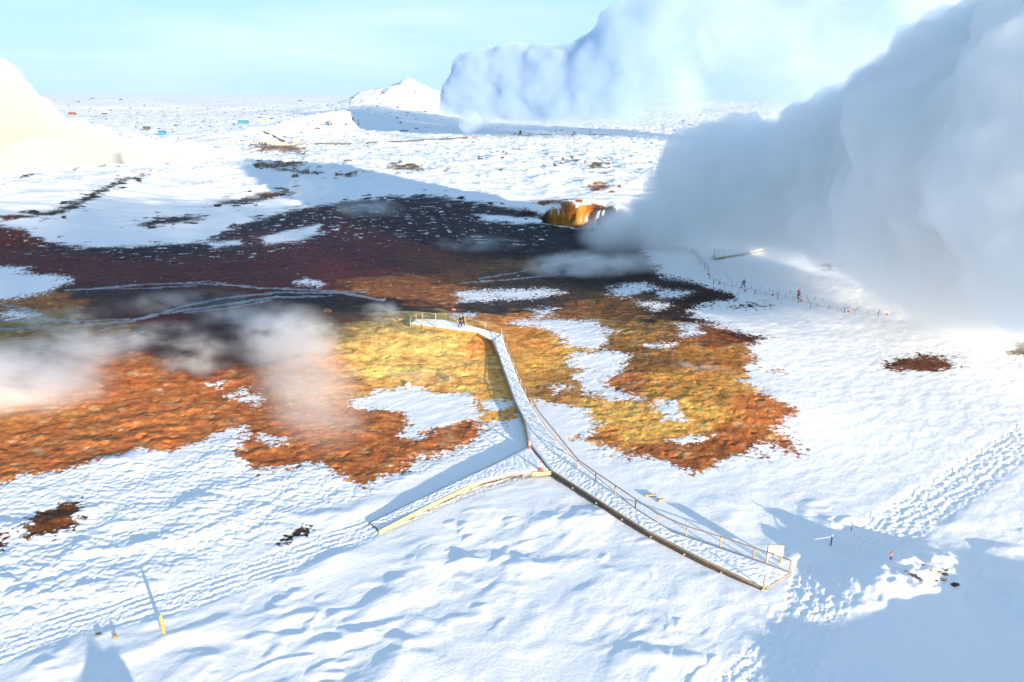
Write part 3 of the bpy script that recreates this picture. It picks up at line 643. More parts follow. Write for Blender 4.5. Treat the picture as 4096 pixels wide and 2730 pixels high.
# ------------------------------------------------------------------ debris and boulders
def boulder(px, py, r, m, label, sq=(1, 1, .7), group=None, name='boulder'):
    q = gp(px, py); bm = bmesh.new(); bmesh.ops.create_icosphere(bm, subdivisions=3, radius=1)
    sd_ = random.uniform(0, 90)
    for v in bm.verts:
        c = v.co; f = 1+.35*float(perlin(np.array([c.x*1.3+sd_]), np.array([c.y*1.3+c.z*1.7]))[0])+.12*float(perlin(np.array([c.x*4+sd_]), np.array([c.y*4-c.z*4]))[0])
        v.co = Vector((c.x*sq[0], c.y*sq[1], c.z*sq[2]))*f*r
    me = bpy.data.meshes.new(name); bm.to_mesh(me); bm.free(); me.materials.append(m)
    o = bpy.data.objects.new(name, me); COL.objects.link(o); o.location = q+Vector((0, 0, r*sq[2]*.45)); return tag(o, label, 'boulder' if name == 'boulder' else name, group)
RK = mat('ochre_rock', (.36, .25, .11), .9, .5, 5, bump=.05); RKD = mat('dark_rock', (.07, .06, .055), .9, .5, 4, bump=.05); RKW = mat('crusted_rock', (.6, .58, .52), .9, .3, 5, bump=.04)
boulder(1800, 1525, .55, RK, 'rounded ochre boulder on the mustard mound above the snow patch')
boulder(1632, 1540, .38, RKW, 'small white crusted boulder at the upper edge of the mound snow patch')
boulder(1312, 1248, .42, mat('rust_rock', (.26, .10, .03), .9, .5, 5, bump=.05), 'rust orange boulder on the dark slope left of the platform', (1.6, .9, .8))
boulder(395, 2541, .14, RKD, 'small dark rock in the snow left of the leaning timber post', (1.5, .7, .5))
boulder(460, 2553, .16, mat('brown_rock', (.25, .15, .05), .9, .5, 5, bump=.05), 'small brown rock in the snow nearest the leaning timber post', (.8, .8, .9))
for k, (a, b, r) in enumerate([(3640, 2300, .22), (3658, 2308, .3), (3672, 2316, .25), (3760, 2292, .25), (3778, 2300, .32), (3786, 2282, .2), (3774, 2322, .3), (3820, 2340, .42), (3745, 2326, .18), (3624, 2288, .2), (3690, 2260, .2), (3683, 2324, .16)]):
    boulder(a, b, r*.5, RKD if k % 3 else RK, ['dark stone below the snapped post, topmost left', 'dark stone in the left cluster of the rocky bank', 'ochre edged stone at the foot of the left cluster', 'stone just right of the snapped post', 'stone in the middle of the right cluster of the bank', 'small stone at the top of the right cluster', 'low stone under the right cluster', 'largest stone of the bank, at its right end', 'little stone below the snapped post', 'stone at the far left of the bank rocks', 'stone on the crest between marker and snapped post', 'tiny stone beneath the left cluster'][k], (1.5, .8, .6), 'stones on the snow bank')
for (a, b, ln, an, l) in ((2602, 1986, 1.0, .1, 'short sawn timber block in the churned snow above the railing'), (2641, 2006, .6, .5, 'smaller timber end in the churned snow nearer the railing')):
    q = gp(a, b); d = Vector((math.cos(an), math.sin(an), 0))*ln/2; q.z += .12
    tag(MB().bar(q-d, q+d, .18, .20).build('timber_block', WOOD, None, q, .02), l, 'timber')
# ------------------------------------------------------------------ people
def skin(name, verts, edges, m, parent, loc, root=0, sub=1):
    me = bpy.data.meshes.new(name); me.from_pydata([v[:3] for v in verts], edges, []); o = bpy.data.objects.new(name, me); COL.objects.link(o)
    o.modifiers.new('k', 'SKIN'); lay = me.skin_vertices[0]
    for i, v in enumerate(verts): lay.data[i].radius = (v[3], v[4] if len(v) > 4 else v[3])
    lay.data[root].use_root = True
    s = o.modifiers.new('s', 'SUBSURF'); s.levels = s.render_levels = sub
    dg = bpy.context.evaluated_depsgraph_get(); m2 = bpy.data.meshes.new_from_object(o.evaluated_get(dg)); m2.name = name
    bpy.data.objects.remove(o); bpy.data.meshes.remove(me)
    for p in m2.polygons: p.use_smooth = True
    m2.materials.clear(); m2.materials.append(m); o = bpy.data.objects.new(name, m2); COL.objects.link(o)
    if parent: o.parent = parent
    return o
SKIN = mat('skin', (.5, .32, .24), .6, .1, 20); BLK = mat('black_cloth', (.012, .012, .014), .85, .3, 12); HAIR = mat('dark_hair', (.02, .015, .01), .7, .3, 30)
def person(loc, rz, label, jacket, trousers, stride=.28, arms=(.22, -.22), hood=None, hgt=1.75, coat=.0, handmat=None, raise_arm=False):
    """stands at the origin facing +Y, then turned by rz"""
    k = hgt/1.75; P = empty('person', loc, label, 'person', None, rz)
    s = stride
    hip = (0, 0, .93); R = {}
    def v(x, y, z, r, r2=None): return (x*k, y*k, z*k, r*k, (r2 or r)*k)
    def arm(sd, sw):
        if raise_arm: return [(sd*.20, 0, 1.42, .055), (sd*.27, .10, 1.22, .045), (sd*.14, .24, 1.42, .036), (sd*.10, .24, 1.50, .028)]
        return [(sd*.19, 0, 1.42, .058), (sd*.25, sw*.45, 1.17, .046), (sd*.24, sw*1.1+.06, .95, .036), (sd*.235, sw*1.2+.08, .87, .03)]
    V_, E_ = [], []
    def addv(t, par=None):
        V_.append(v(*t)); i = len(V_)-1
        if par is not None: E_.append((par, i))
        return i
    pel = addv((0, 0, .95, .13, .11)); wa = addv((0, 0, 1.12, .125, .10), pel); ch = addv((0, .01, 1.33, .145, .11), wa); nb = addv((0, 0, 1.47, .07), ch); nk = addv((0, .01, 1.53, .052), nb)
    jaw = addv((0, .03, 1.60, .07, .078), nk); hd = addv((0, .02, 1.67, .085, .098), jaw); tp = addv((0, .01, 1.74, .06, .07), hd); ns = addv((0, .125, 1.645, .014), hd)
    for sd, sw in ((-1, arms[0]), (1, arms[1])):
        pr_ = ch
        for a in arm(sd, sw): pr_ = addv(a, pr_)
        hx, hy, hz_ = V_[pr_][0]/k, V_[pr_][1]/k, V_[pr_][2]/k; up = 1 if raise_arm else -1
        for f in range(4):
            a = addv((hx+(f-1.5)*.018*.3, hy+(f-1.5)*.02, hz_+up*.06, .010), pr_); addv((hx+(f-1.5)*.005, hy+(f-1.5)*.02+.02, hz_+up*(.10+.01*(f in (1, 2))), .008), a)
        addv((hx-sd*.02, hy+.05, hz_+up*.03, .010), pr_)
    legs = []
    for sd, st in ((-1, s), (1, -s)):
        L_ = [(sd*.095, .0, .88, .085), (sd*.10, st*.55+.05, .50, .06), (sd*.10, st*1.0-(.06 if st < 0 else 0), .10+(.05 if st < 0 else 0), .042), (sd*.11, st*1.0+.15, .035+(.01 if st < 0 else 0), .035)]
        legs.append(L_); pr_ = pel
        for a in L_: pr_ = addv(a, pr_)
    skin('body', V_, E_, SKIN if handmat is None else handmat, P, loc)
    V_, E_ = [], []
    a0 = addv((0, 0, 1.10, .155, .135)); lo = addv((0, 0, .93-coat, .165+coat*.1, .145), a0); c1 = addv((0, .0, 1.33, .175, .145), a0); nn = addv((0, 0, 1.47, .085), c1)
    for sd, sw in ((-1, arms[0]), (1, arms[1])):
        pr_ = c1
        for a in arm(sd, sw)[:3]: pr_ = addv(a[:3]+(a[3]+.02,), pr_)
    skin('jacket', V_, E_, jacket, P, loc)
    V_, E_ = [], []
    a0 = addv((0, 0, .93, .14, .125))
    for L_ in legs:
        pr_ = a0
        for a in L_[:3]: pr_ = addv(a[:3]+(a[3]+.018,), pr_)
    skin('trousers', V_, E_, trousers, P, loc)
    for L_ in legs:
        a, b = L_[2], L_[3]; skin('boot', [v(a[0], a[1], a[2]+.06, .06), v(a[0], a[1]-.02, a[2]-.03, .055), v(b[0], b[1], b[2], .045)], [(0, 1), (1, 2)], BLK, P, loc)
    hm = hood or HAIR
    skin('hood' if hood else 'hair', [v(0, -.03, 1.58, .085), v(0, -.02, 1.68, .105), v(0, 0, 1.755, .075)], [(0, 1), (1, 2)], hm, P, loc)
    return P
pl = on(1840, 1311, .60)
person(pl, -1.9, 'dark clad walker on the platform, the left one of the pair in black hooded coats', BLK, BLK, .20, (.1, -.1), BLK, 1.80, .12)
person(on(1852, 1306, .60), -1.75, 'dark clad walker with a tan bag, the right one of the pair on the platform', BLK, BLK, .16, (.06, -.08), BLK, 1.80, .18)
q = on(1852, 1306, .60)+Vector((.27, .1, .95)); tag(MB().bar(q, q+Vector((.03, 0, .42)), .16, .24).build('shoulder_bag', mat('tan_bag', (.35, .24, .14), .8, .2, 10), None, q, .03), 'tan bag at the side of the right hand walker on the platform', 'bag')
person(gp(2973, 1153), .6, 'walker in a blue jacket striding away along the roped snow path', mat('blue_jacket', (.03, .15, .24), .8, .2, 10), mat('navy_trousers', (.03, .03, .05), .85, .2, 10), .36, (.38, -.38), None, 1.78)
person(gp(3192, 1198), .4, 'walker in a bright pink hooded jacket, arms raised to the face', mat('pink_jacket', (.85, .10, .22), .8, .15, 10), BLK, .06, (.1, .1), mat('pink_hood', (.75, .07, .16), .8, .15, 10), 1.76, raise_arm=True)
# ------------------------------------------------------------------ railing half lost in the steam and the walkway behind it
STG = mat('pale_wood', (.50, .42, .28), .8, .2, 5)
railing([gp(*p)+Vector((0, 0, .1)) for p in ((2832, 1092), (2818, 1078), (2803, 1060), (2790, 1042), (2776, 1026), (2764, 1020))], 1.15, 'grey railing descending out of the crater steam to a traffic cone', 2, .07, STEEL)
fw_ = [dpt(*p, .5) for p in ((2860, 1032), (2920, 1022), (2990, 1010), (3050, 996), (3108, 979))]; fb_ = [dpt(*p, .5) for p in ((2855, 1018), (2915, 1006), (2985, 994), (3040, 978), (3098, 962))]
fwk = empty('boardwalk', fw_[0]-Vector((0, 0, .5)), 'distant sunlit boardwalk below the railings, fading into steam', 'boardwalk', 'snow covered boardwalks')
walkway(fw_, fb_, fwk, kick=(0, 0), nacross=4, posts=False, fascia=STG)
railing([dpt(*p, .55) for p in ((2856, 1018), (2896, 1008), (2925, 1003), (2956, 998), (2986, 993), (3018, 984))], 1.1, 'long pale railing on the distant boardwalk, left of the gap', 2, .09, STG)
railing([dpt(*p, .55) for p in ((3041, 977), (3054, 973), (3068, 969), (3083, 966))], 1.3, 'short pale railing on the distant boardwalk, right of the gap', 2, .09, STG)
# ------------------------------------------------------------------ far works: pipes, tanks, sheds
def far(px, py, it=14):
    D = 150.
    while D < 9000:
        p = at_d(px, py, D)
        if p[2] <= hb(p[0], p[1]): break
        D *= 1.004
    return Vector((p[0], p[1], hb(p[0], p[1])))
PIPE = mat('pipe_cladding', (.55, .50, .40), .5, .2, .5, .2); PIPED = mat('dark_pipe', (.10, .09, .08), .6, .2, .5)
def pipeline(pts, r, h, label, m=PIPE, n=8):
    Q = resample([far(*p) for p in pts], n*(len(pts)-1)+1); Q = [Vector((q.x, q.y, hb(q.x, q.y)+h)) for q in Q]
    zs = [q.z for q in Q]
    for i in range(2, len(Q)-2): Q[i].z = sum(zs[i-2:i+3])/5
    t = empty('pipeline', Q[0], label, 'pipeline', 'steam pipelines across the snow')
    MB().tube(Q, r, 10).build('pipe', m, t, t.location, smooth=True)
    for q in Q[::3]: MB().bar(q-Vector((0, 0, h+.8)), q-Vector((0, 0, r*.6)), r*1.6, r*.8).build('support', PIPED, t, t.location)
pipeline([(700, 580), (900, 580), (1065, 581)], .55, 1.1, 'pale pipeline left of the cream valve station')
pipeline([(1100, 588), (1180, 585), (1238, 584)], .6, 1.2, 'pale pipeline in front of the cream tank')
pipeline([(1262, 584), (1330, 583), (1405, 583)], .5, 1.2, 'short dark pipeline right of the tank, on little supports', PIPED)
pipeline([(1470, 578), (1650, 570), (1870, 557)], .5, .9, 'long dark pipeline running right under the steam', PIPED)
pipeline([(1835, 553), (2000, 547), (2110, 544), (2260, 542), (2440, 541)], .35, .6, 'thin brown pipeline passing the wellhead hut', mat('brown_pipe', (.25, .20, .12), .6, .2, .5))
pipeline([(1055, 532), (1100, 552), (1140, 570)], .45, .8, 'dark pipeline slanting down the slope to the cream station', PIPED)
CREAM = mat('cream_cladding', (.62, .55, .36), .6, .12, .4); TEAL = mat('teal_cladding', (.06, .25, .32), .6, .15, .4)
q = far(1183, 583); tk_ = empty('storage_tank', q, 'cream barrel shaped tank standing among the pale pipelines', 'tank')
MB().tube([q-Vector((0, 0, .5)), q+Vector((0, 0, .2)), q+Vector((0, 0, 3.4)), q+Vector((0, 0, 4.2))], [2.2, 2.4, 2.4, 1.6], 20).build('shell', CREAM, tk_, q, smooth=False)
MB().tube([q+Vector((0, 0, 4.2)), q+Vector((0, 0, 4.6))], [.5, .4], 10).build('vent', STEEL, tk_, q)
q = far(1100, 580); vs = empty('valve_station', q, 'low cream valve station with pipes left of the tank', 'building')
for k, (dx_, dy_, l_, h_) in enumerate(((-4, 4, 14, 1.4), (-1, 0, 18, 1.0), (2, -4, 12, .9))):
    a = q+Vector((dx_-l_/2, dy_, h_/2+.6)); MB().bar(a, a+Vector((l_, 0, 0)), 1.6, h_).build('pipe_casing', CREAM, vs, q, .1)
for dx_ in (-9, -7, -5): MB().tube([q+Vector((dx_, -4, -.5)), q+Vector((dx_, -4, 2.2))], .35, 8).build('valve', PIPED, vs, q)
q = far(1330, 503); dm = empty('steel_dome', q, 'grey green geodesic dome in the shaded hollow below the hill', 'dome')
bm = bmesh.new(); bmesh.ops.create_icosphere(bm, subdivisions=2, radius=3.9, matrix=Matrix.Translation(q+Vector((0, 0, 1.8))))
d_ = MB(); d_.bm.free(); d_.bm = bm; d_.build('shell', mat('dome_panels', (.42, .46, .42), .5, .2, .3), dm, q)
MB().bar(q+Vector((0, -3.9, .2)), q+Vector((0, -3.9, 2.6)), 1.2, .3).build('door', PIPED, dm, q)
MB().bar(q+Vector((-14, 0, .5)), q+Vector((-3.5, 0, .5)), .5, .6).build('duct', PIPED, dm, q)
for px_, l in ((1408, 'left one of two dark poles in the shaded hollow by the dome'), (1434, 'right one of two dark poles in the shaded hollow, by the dome')):
    q = far(px_, 503); t = empty('utility_pole', q, l, 'pole', 'dark poles by the dome')
    MB().tube([q-Vector((0, 0, 1)), q+Vector((0, 0, 5.2))], .22, 6).build('shaft', PIPED, t, q); MB().bar(q+Vector((-1.1, 0, 4.6)), q+Vector((1.1, 0, 4.6)), .2, .25).build('crossarm', PIPED, t, q)
    MB().bar(q+Vector((0, 0, -.3)), q+Vector((0, 0, .9)), 1.2, 1.2).build('footing', PIPED, t, q)
q = far(886, 425); t = empty('power_pylon', q, 'faint lattice power pylon on the lava field before the horizon', 'pylon')
for sx in (-1, 1):
    MB().bar(q+Vector((sx*2.6, 0, -1)), q+Vector((sx*1.2, 0, 15)), .25, .25).build('leg', STEEL, t, q)
MB().bar(q+Vector((-5.5, 0, 13.5)), q+Vector((5.5, 0, 13.5)), .35, .45).build('crossarm', STEEL, t, q)
for k in range(4): MB().bar(q+Vector((-2.4+k*.3, 0, k*3.4)), q+Vector((2.1-k*.3, 0, k*3.4+3.2)), .15, .15).build('brace', STEEL, t, q)
def shed(px, py, w_, d_, h_, m, label, roof=None, name='shed'):
    q = far(px, py); t = empty(name, q, label, 'building', 'small buildings out on the lava plain')
    MB().bar(q+Vector((-w_/2, 0, h_/2-.3)), q+Vector((w_/2, 0, h_/2-.3)), d_, h_+.6).build('wall', m, t, q)
    r_ = MB(); bm = r_.bm; z = h_; e_ = .4
    vs = [bm.verts.new(q+Vector(c)) for c in ((-w_/2-e_, -d_/2-e_, z), (w_/2+e_, -d_/2-e_, z), (w_/2+e_, d_/2+e_, z), (-w_/2-e_, d_/2+e_, z), (-w_/2-e_, 0, z+h_*.3), (w_/2+e_, 0, z+h_*.3))]
    for f in ((0, 1, 5, 4), (2, 3, 4, 5), (0, 4, 3), (1, 2, 5), (3, 2, 1, 0)): bm.faces.new([vs[i] for i in f])
    r_.build('roof', roof or SNOWM, t, q)
    for k in range(max(1, int(w_/3.2))): 
        x_ = -w_/2+1.2+k*3; MB().bar(q+Vector((x_, -d_/2-.03, h_*.3)), q+Vector((x_+1.0, -d_/2-.03, h_*.3)), .05, h_*.35).build('window', PIPED, t, q)
    return t
shed(974, 497, 11, 6, 3.0, TEAL, 'long teal shed, farther of the two blue buildings', TEAL)
shed(650, 543, 5.2, 4, 2.6, TEAL, 'small blue box hut beside the track, nearer of the two blue buildings', TEAL)
shed(588, 522, 5.2, 4, 2.4, PIPED, 'small dark box hut left of the nearer blue hut', PIPED)
shed(1058, 490, 14, 5, 1.6, mat('ochre_cladding', (.55, .38, .10), .7, .2, .4), 'low yellow container row right of the teal shed')
shed(290, 462, 9, 6, 3.2, mat('rust_cladding', (.30, .10, .03), .7, .3, .4), 'rust red hut alone on the left of the lava plain', PIPED)
q = far(2082, 541); t = empty('wellhead_hut', q, 'dark square wellhead hut with a silencer arm beside the thin pipeline', 'hut')
MB().bar(q+Vector((-.2, 0, .2)), q+Vector((-.2, 0, 3.6)), 1.9, 1.9).build('housing', mat('hut_brown', (.12, .10, .06), .7, .3, .8), t, q); MB().bar(q+Vector((-1.3, 0, 3.7)), q+Vector((1.1, 0, 3.7)), 2.1, .25).build('roof', PIPED, t, q)
MB().tube([q+Vector((-6, 0, .9)), q+Vector((-1, 0, .6)), q+Vector((4.5, -1, -.1))], .28, 8).build('pipe_arm', PIPED, t, q)
MB().tube([q+Vector((-6.4, 0, .9)), q+Vector((-5, 0, .9))], .5, 8).build('muffler', PIPED, t, q)
# ------------------------------------------------------------------ lava rocks on the plain: far too many to count
def scatter():
    rs = np.random.RandomState(3); bm_v, bm_f = [], []
    base = [Vector(c) for c in ((-1, -.8, 0), (1, -.9, 0), (1.1, .8, 0), (-.9, 1, 0), (-.5, -.5, 1), (.6, -.4, .85), (.5, .5, 1.05), (-.6, .4, .8))]
    fc = ((0, 1, 5, 4), (1, 2, 6, 5), (2, 3, 7, 6), (3, 0, 4, 7), (4, 5, 6, 7))
    zones = [((60, 1950), (385, 480), 700), ((200, 1150), (440, 520), 900), ((1300, 1560), (455, 500), 60), ((2500, 3300), (410, 520), 500), ((2200, 2700), (500, 680), 130), ((1550, 1720), (655, 685), 60), ((2400, 2640), (640, 700), 30), ((1600, 1760), (380, 480), 25), ((700, 1000), (545, 600), 40), ((1180, 1420), (500, 560), 60)]
    cnt = 0
    for (x0, x1), (y0, y1), n in zones:
        for _ in range(n):
            px = rs.uniform(x0, x1); py = y0+(y1-y0)*rs.uniform(0, 1)**1.0
            p = at_z(px, py, 0); D = math.hypot(p[0], p[1])
            if D > 5200 or float(perlin(np.array([px/70]), np.array([py/14]))[0]) < -.25: continue
            r = D/3036*rs.gamma(2.2, .9)*.9; z = hb(p[0], p[1])
            i = len(bm_v); a = rs.uniform(0, 6)
            for b in base: bm_v.append((p[0]+(b.x*math.cos(a)-b.y*math.sin(a))*r*rs.uniform(1, 2), p[1]+(b.x*math.sin(a)+b.y*math.cos(a))*r*rs.uniform(1, 2), z-.15*r+b.z*r*.55*rs.uniform(.7, 1.3)))
            bm_f += [tuple(i+k for k in f) for f in fc]; cnt += 1
    me = bpy.data.meshes.new('lava_rocks'); me.from_pydata(bm_v, [], bm_f); me.materials.append(mat('lava_rock', (.13, .09, .045), .9, .5, .05))
    o = bpy.data.objects.new('lava_rocks', me); COL.objects.link(o); tag(o, 'scattered dark lava rocks poking through the snow of the far plain', 'rocks', None, 'stuff')
scatter()

#ENDOBJECTS#
# ------------------------------------------------------------------ steam
def hash3(a, b, c, s):
    return _hash(a*1.0+c*7919, b*1.0+c*104729, s)
def worley3(P, s=0):
    I = np.floor(P); best = np.full(len(P), 9.)
    for a in (-1, 0, 1):
        for b in (-1, 0, 1):
            for c in (-1, 0, 1):
                C = I+np.array([a, b, c]); J = [hash3(C[:, 0], C[:, 1], C[:, 2], s+k*31)/4294967296.0 for k in range(3)]
                best = np.minimum(best, sum((C[:, k]+J[k]-P[:, k])**2 for k in range(3)))
    return np.sqrt(best)
def hull(name, balls, voxel, lumps):
    """union of balls, remeshed, then covered with billows; lumps = [(cell size, height)]"""
    bm = bmesh.new()
    for (x, y, z, r) in balls:
        bmesh.ops.create_icosphere(bm, subdivisions=3, radius=r, matrix=Matrix.Translation((x, y, z)))
    me = bpy.data.meshes.new(name+'_seed'); bm.to_mesh(me); bm.free()
    for k in range(len(lumps)+1):
        last = k == len(lumps)
        o = bpy.data.objects.new(name+'_seed', me); COL.objects.link(o)
        md = o.modifiers.new('r', 'REMESH'); md.mode = 'VOXEL'; md.voxel_size = voxel*(1.0 if k >= len(lumps)-1 else 1.6)
        s = o.modifiers.new('s', 'SMOOTH'); s.factor = .5; s.iterations = 8 if k == 0 else 1
        dg = bpy.context.evaluated_depsgraph_get(); me2 = bpy.data.meshes.new_from_object(o.evaluated_get(dg))
        bpy.data.objects.remove(o); bpy.data.meshes.remove(me); me = me2
        if last: break
        cell, amp = lumps[k]
        n = len(me.vertices); co = np.empty(n*3, np.float32); me.vertices.foreach_get('co', co); co = co.reshape(-1, 3).astype(float)
        no = np.empty(n*3, np.float32); me.vertex_normals.foreach_get('vector', no); no = no.reshape(-1, 3)
        w = worley3(co/cell, 11*k+3); m_ = .5+.5*ss(-.3, .3, fbm(co[:, 0]/cell/2.5, co[:, 2]/cell/2.5, 2, 5)); co = co+no*(amp*m_*(.75-w))[:, None]
        me.vertices.foreach_set('co', co.astype(np.float32).ravel()); me.update()
    # keep the one big body
    bm = bmesh.new(); bm.from_mesh(me); seen = set(); comps = []
    for v in bm.verts:
        if v.index in seen: continue
        st = [v]; seen.add(v.index); c = []
        while st:
            a = st.pop(); c.append(a)
            for e in a.link_edges:
                b = e.other_vert(a)
                if b.index not in seen: seen.add(b.index); st.append(b)
        comps.append(c)
    comps.sort(key=len)
    for c in comps[:-1]: bmesh.ops.delete(bm, geom=c, context='VERTS')
    bm.to_mesh(me); bm.free()
    me.polygons.foreach_set('use_smooth', np.ones(len(me.polygons), bool)); me.update(); me.name = name
    return me
def steam_mat(name, dens, col=(1, 1, 1), aniso=.2, noise=None, fades=(), falloff=None):
    m, nt, out = nodemat(name); L = nt.links.new
    v = N(nt, 'ShaderNodeVolumePrincipled', i_Anisotropy=aniso); v.inputs['Color'].default_value = (*col, 1)
    L(v.outputs[0], out.inputs['Volume'])
    v.inputs['Density'].default_value = dens
    cur = None
    def mul(sock):
        nonlocal cur
        q = N(nt, 'ShaderNodeMath', operation='MULTIPLY')
        if cur is None: q.inputs[0].default_value = dens
        else: L(cur, q.inputs[0])
        L(sock, q.inputs[1]); cur = q.outputs[0]
    geo = N(nt, 'ShaderNodeNewGeometry')
    if noise:
        sc, lo, hi, stretch = noise[:4]
        mp = N(nt, 'ShaderNodeVectorMath', operation='MULTIPLY'); mp.inputs[1].default_value = stretch; L(geo.outputs['Position'], mp.inputs[0])
        no = N(nt, 'ShaderNodeTexNoise', i_Scale=sc, i_Detail=noise[4] if len(noise) > 4 else 3., i_Roughness=.6, i_Distortion=.4); L(mp.outputs[0], no.inputs['Vector'])
        r = N(nt, 'ShaderNodeMapRange', interpolation_type='SMOOTHSTEP', i_1=lo, i_2=hi); L(no.outputs[0], r.inputs[0]); mul(r.outputs[0])
    for (vec, a, b) in fades:      # fade along a world direction: 0 at a, 1 at b
        dt = N(nt, 'ShaderNodeVectorMath', operation='DOT_PRODUCT'); dt.inputs[1].default_value = vec; L(geo.outputs['Position'], dt.inputs[0])
        r = N(nt, 'ShaderNodeMapRange', interpolation_type='SMOOTHSTEP', i_1=a, i_2=b); L(dt.outputs['Value'], r.inputs[0]); mul(r.outputs[0])
    if falloff:
        tc = N(nt, 'ShaderNodeTexCoord'); ln = N(nt, 'ShaderNodeVectorMath', operation='LENGTH'); L(tc.outputs['Object'], ln.inputs[0])
        r = N(nt, 'ShaderNodeMapRange', interpolation_type='SMOOTHSTEP', i_1=1., i_2=falloff); L(ln.outputs['Value'], r.inputs[0]); mul(r.outputs[0])
    if cur: L(cur, v.inputs['Density'])
    return m
def add(name, me, m, label, cat='steam', group=None):
    o = bpy.data.objects.new(name, me); COL.objects.link(o); me.materials.clear(); me.materials.append(m); return tag(o, label, cat, group)
def Bp(px, py, D, r): p = at_d(px*K, py*K, D); return (p[0], p[1], p[2], r)
BB = [Bp(1560, 450, 166, 5.0), Bp(1530, 490, 166, 4.2), Bp(1535, 420, 166, 3.4), Bp(1580, 380, 165, 3.5), Bp(1640, 360, 163, 4), Bp(1720, 335, 160, 4.5), Bp(1640, 430, 164, 9), Bp(1770, 425, 160, 11), Bp(1900, 425, 152, 12.5), Bp(1975, 400, 148, 13), Bp(2060, 420, 144, 15.5), Bp(2150, 350, 140, 15), Bp(2250, 400, 134, 20), Bp(2330, 280, 128, 15), Bp(2440, 400, 122, 24),
      Bp(1620, 510, 162, 5), Bp(1720, 480, 160, 7.5), Bp(1850, 490, 155, 8), Bp(2010, 480, 148, 11), Bp(2170, 520, 126, 9.5), Bp(2340, 535, 116, 10.5), Bp(2500, 500, 108, 13), Bp(2700, 300, 108, 22)]
big = hull('steam_plume', BB, .6, [(12, 6), (5, 4.4), (2.3, 2.2)])
add('steam_plume', big, steam_mat('dense_steam', .27, (.975, .990, .999), .0, noise=(.13, .20, .52, (1, 1, 1), 6.), fades=[((-.12, 0, 1), -4.2, 1.8)]), 'huge blue grey steam plume filling the right of the picture', 'steam plume')  # slight blue tint stands in for shading on the plume
FP = [Bp(1060, 215, 640, 13), Bp(1040, 240, 640, 8), Bp(1090, 180, 640, 16), Bp(1110, 235, 640, 18), Bp(1180, 170, 640, 22), Bp(1200, 225, 640, 22), Bp(1270, 190, 635, 28), Bp(1300, 230, 630, 22), Bp(1390, 180, 630, 34), Bp(1470, 120, 620, 36), Bp(1440, 215, 620, 26), Bp(1550, 190, 620, 34), Bp(1560, 90, 620, 40)]
fpm = hull('steam_plume', FP, 1.8, [(26, 11), (12, 7), (5.5, 3.6)])
add('steam_plume', fpm, steam_mat('far_steam', .22, (.66, .79, .91), .0, noise=(.03, .18, .48, (1, 1, 1), 5.), fades=[((-1, .0, 0), -140, 40), ((0, 0, 1), 8, 30)]), 'billowing far steam column rising right of the snowy cone', 'steam plume')  # blue grey tint puts shade into the column's colour
FV = [Bp(1700, 90, 620, 60), Bp(1850, 130, 620, 60), Bp(1620, 60, 620, 55), Bp(1780, 210, 600, 30), Bp(1690, 230, 600, 22), Bp(1980, 60, 600, 60), Bp(2150, 0, 600, 60), Bp(1600, 220, 600, 18)]
fvm = hull('steam_plume', FV, 5.0, [(50, 22), (20, 9)])
add('steam_plume', fvm, steam_mat('thin_steam', .03, (.80, .88, .95), .1, noise=(.018, .40, .66, (1, 1, 1.2), 6.)), 'thin drifting steam veil over the horizon between the two big plumes', 'steam plume')  # greyed blue of the veil stands in for shading
FL = [Bp(1020, 290, 560, 5), Bp(970, 305, 560, 5), Bp(920, 312, 560, 4), Bp(1080, 280, 570, 9), Bp(1130, 275, 580, 7), Bp(860, 312, 560, 3.5)]
add('steam_plume', hull('steam_plume', FL, 1.0, [(7, 2.5), (3, 1)]), steam_mat('low_steam', .05, (.85, .92, 1), .1, noise=(.06, .35, .6, (1, 1, 1))), 'low bright steam hugging the snow below the far column', 'steam plume')  # pale blue tint stands in for shading on the low steam
LP = [Bp(-30, 235, 430, 17), Bp(15, 200, 430, 6), Bp(30, 225, 430, 9), Bp(60, 265, 428, 8), Bp(40, 310, 425, 20), Bp(-60, 360, 420, 28), Bp(100, 320, 422, 12), Bp(80, 360, 420, 20), Bp(170, 330, 418, 10), Bp(150, 365, 415, 14), Bp(240, 345, 410, 10), Bp(230, 370, 410, 11), Bp(310, 358, 405, 9), Bp(370, 362, 402, 6), Bp(420, 366, 400, 6), Bp(290, 375, 400, 10), Bp(350, 385, 390, 8), Bp(180, 390, 395, 12), Bp(100, 410, 380, 16), Bp(-40, 400, 270, 14), Bp(20, 412, 262, 10), Bp(80, 402, 275, 9), Bp(140, 392, 300, 9), Bp(210, 384, 330, 9), Bp(270, 378, 350, 8), Bp(330, 372, 370, 7), Bp(390, 366, 385, 7), Bp(450, 362, 395, 6), Bp(-140, 330, 420, 34)]
add('steam_plume', hull('steam_plume', LP, 1.3, [(14, 6), (7, 4.5), (3.5, 2.4)]), steam_mat('left_steam', .11, (.88, .87, .81), .0, noise=(.045, .24, .52, (1, 1, 1), 6.), fades=[((0, 0, 1), -3, 5)]), 'sunlit yellow white steam bank behind the left ridge', 'steam plume')  # cream tint stands in for warm low sun and shading
LQ = [Bp(380, 355, 398, 7), Bp(430, 362, 395, 6), Bp(480, 362, 395, 5.5), Bp(530, 358, 395, 6), Bp(575, 365, 400, 4)]
add('steam_plume', hull('steam_plume', LQ, .8, [(6, 2)]), steam_mat('left_wisp', .08, (.95, .96, .97), .1, noise=(.06, .25, .55, (1, 1, 1), 5.)), 'low grey steam wisp trailing right from the sunlit bank', 'steam plume')  # faint grey tint stands in for shading on the wisp
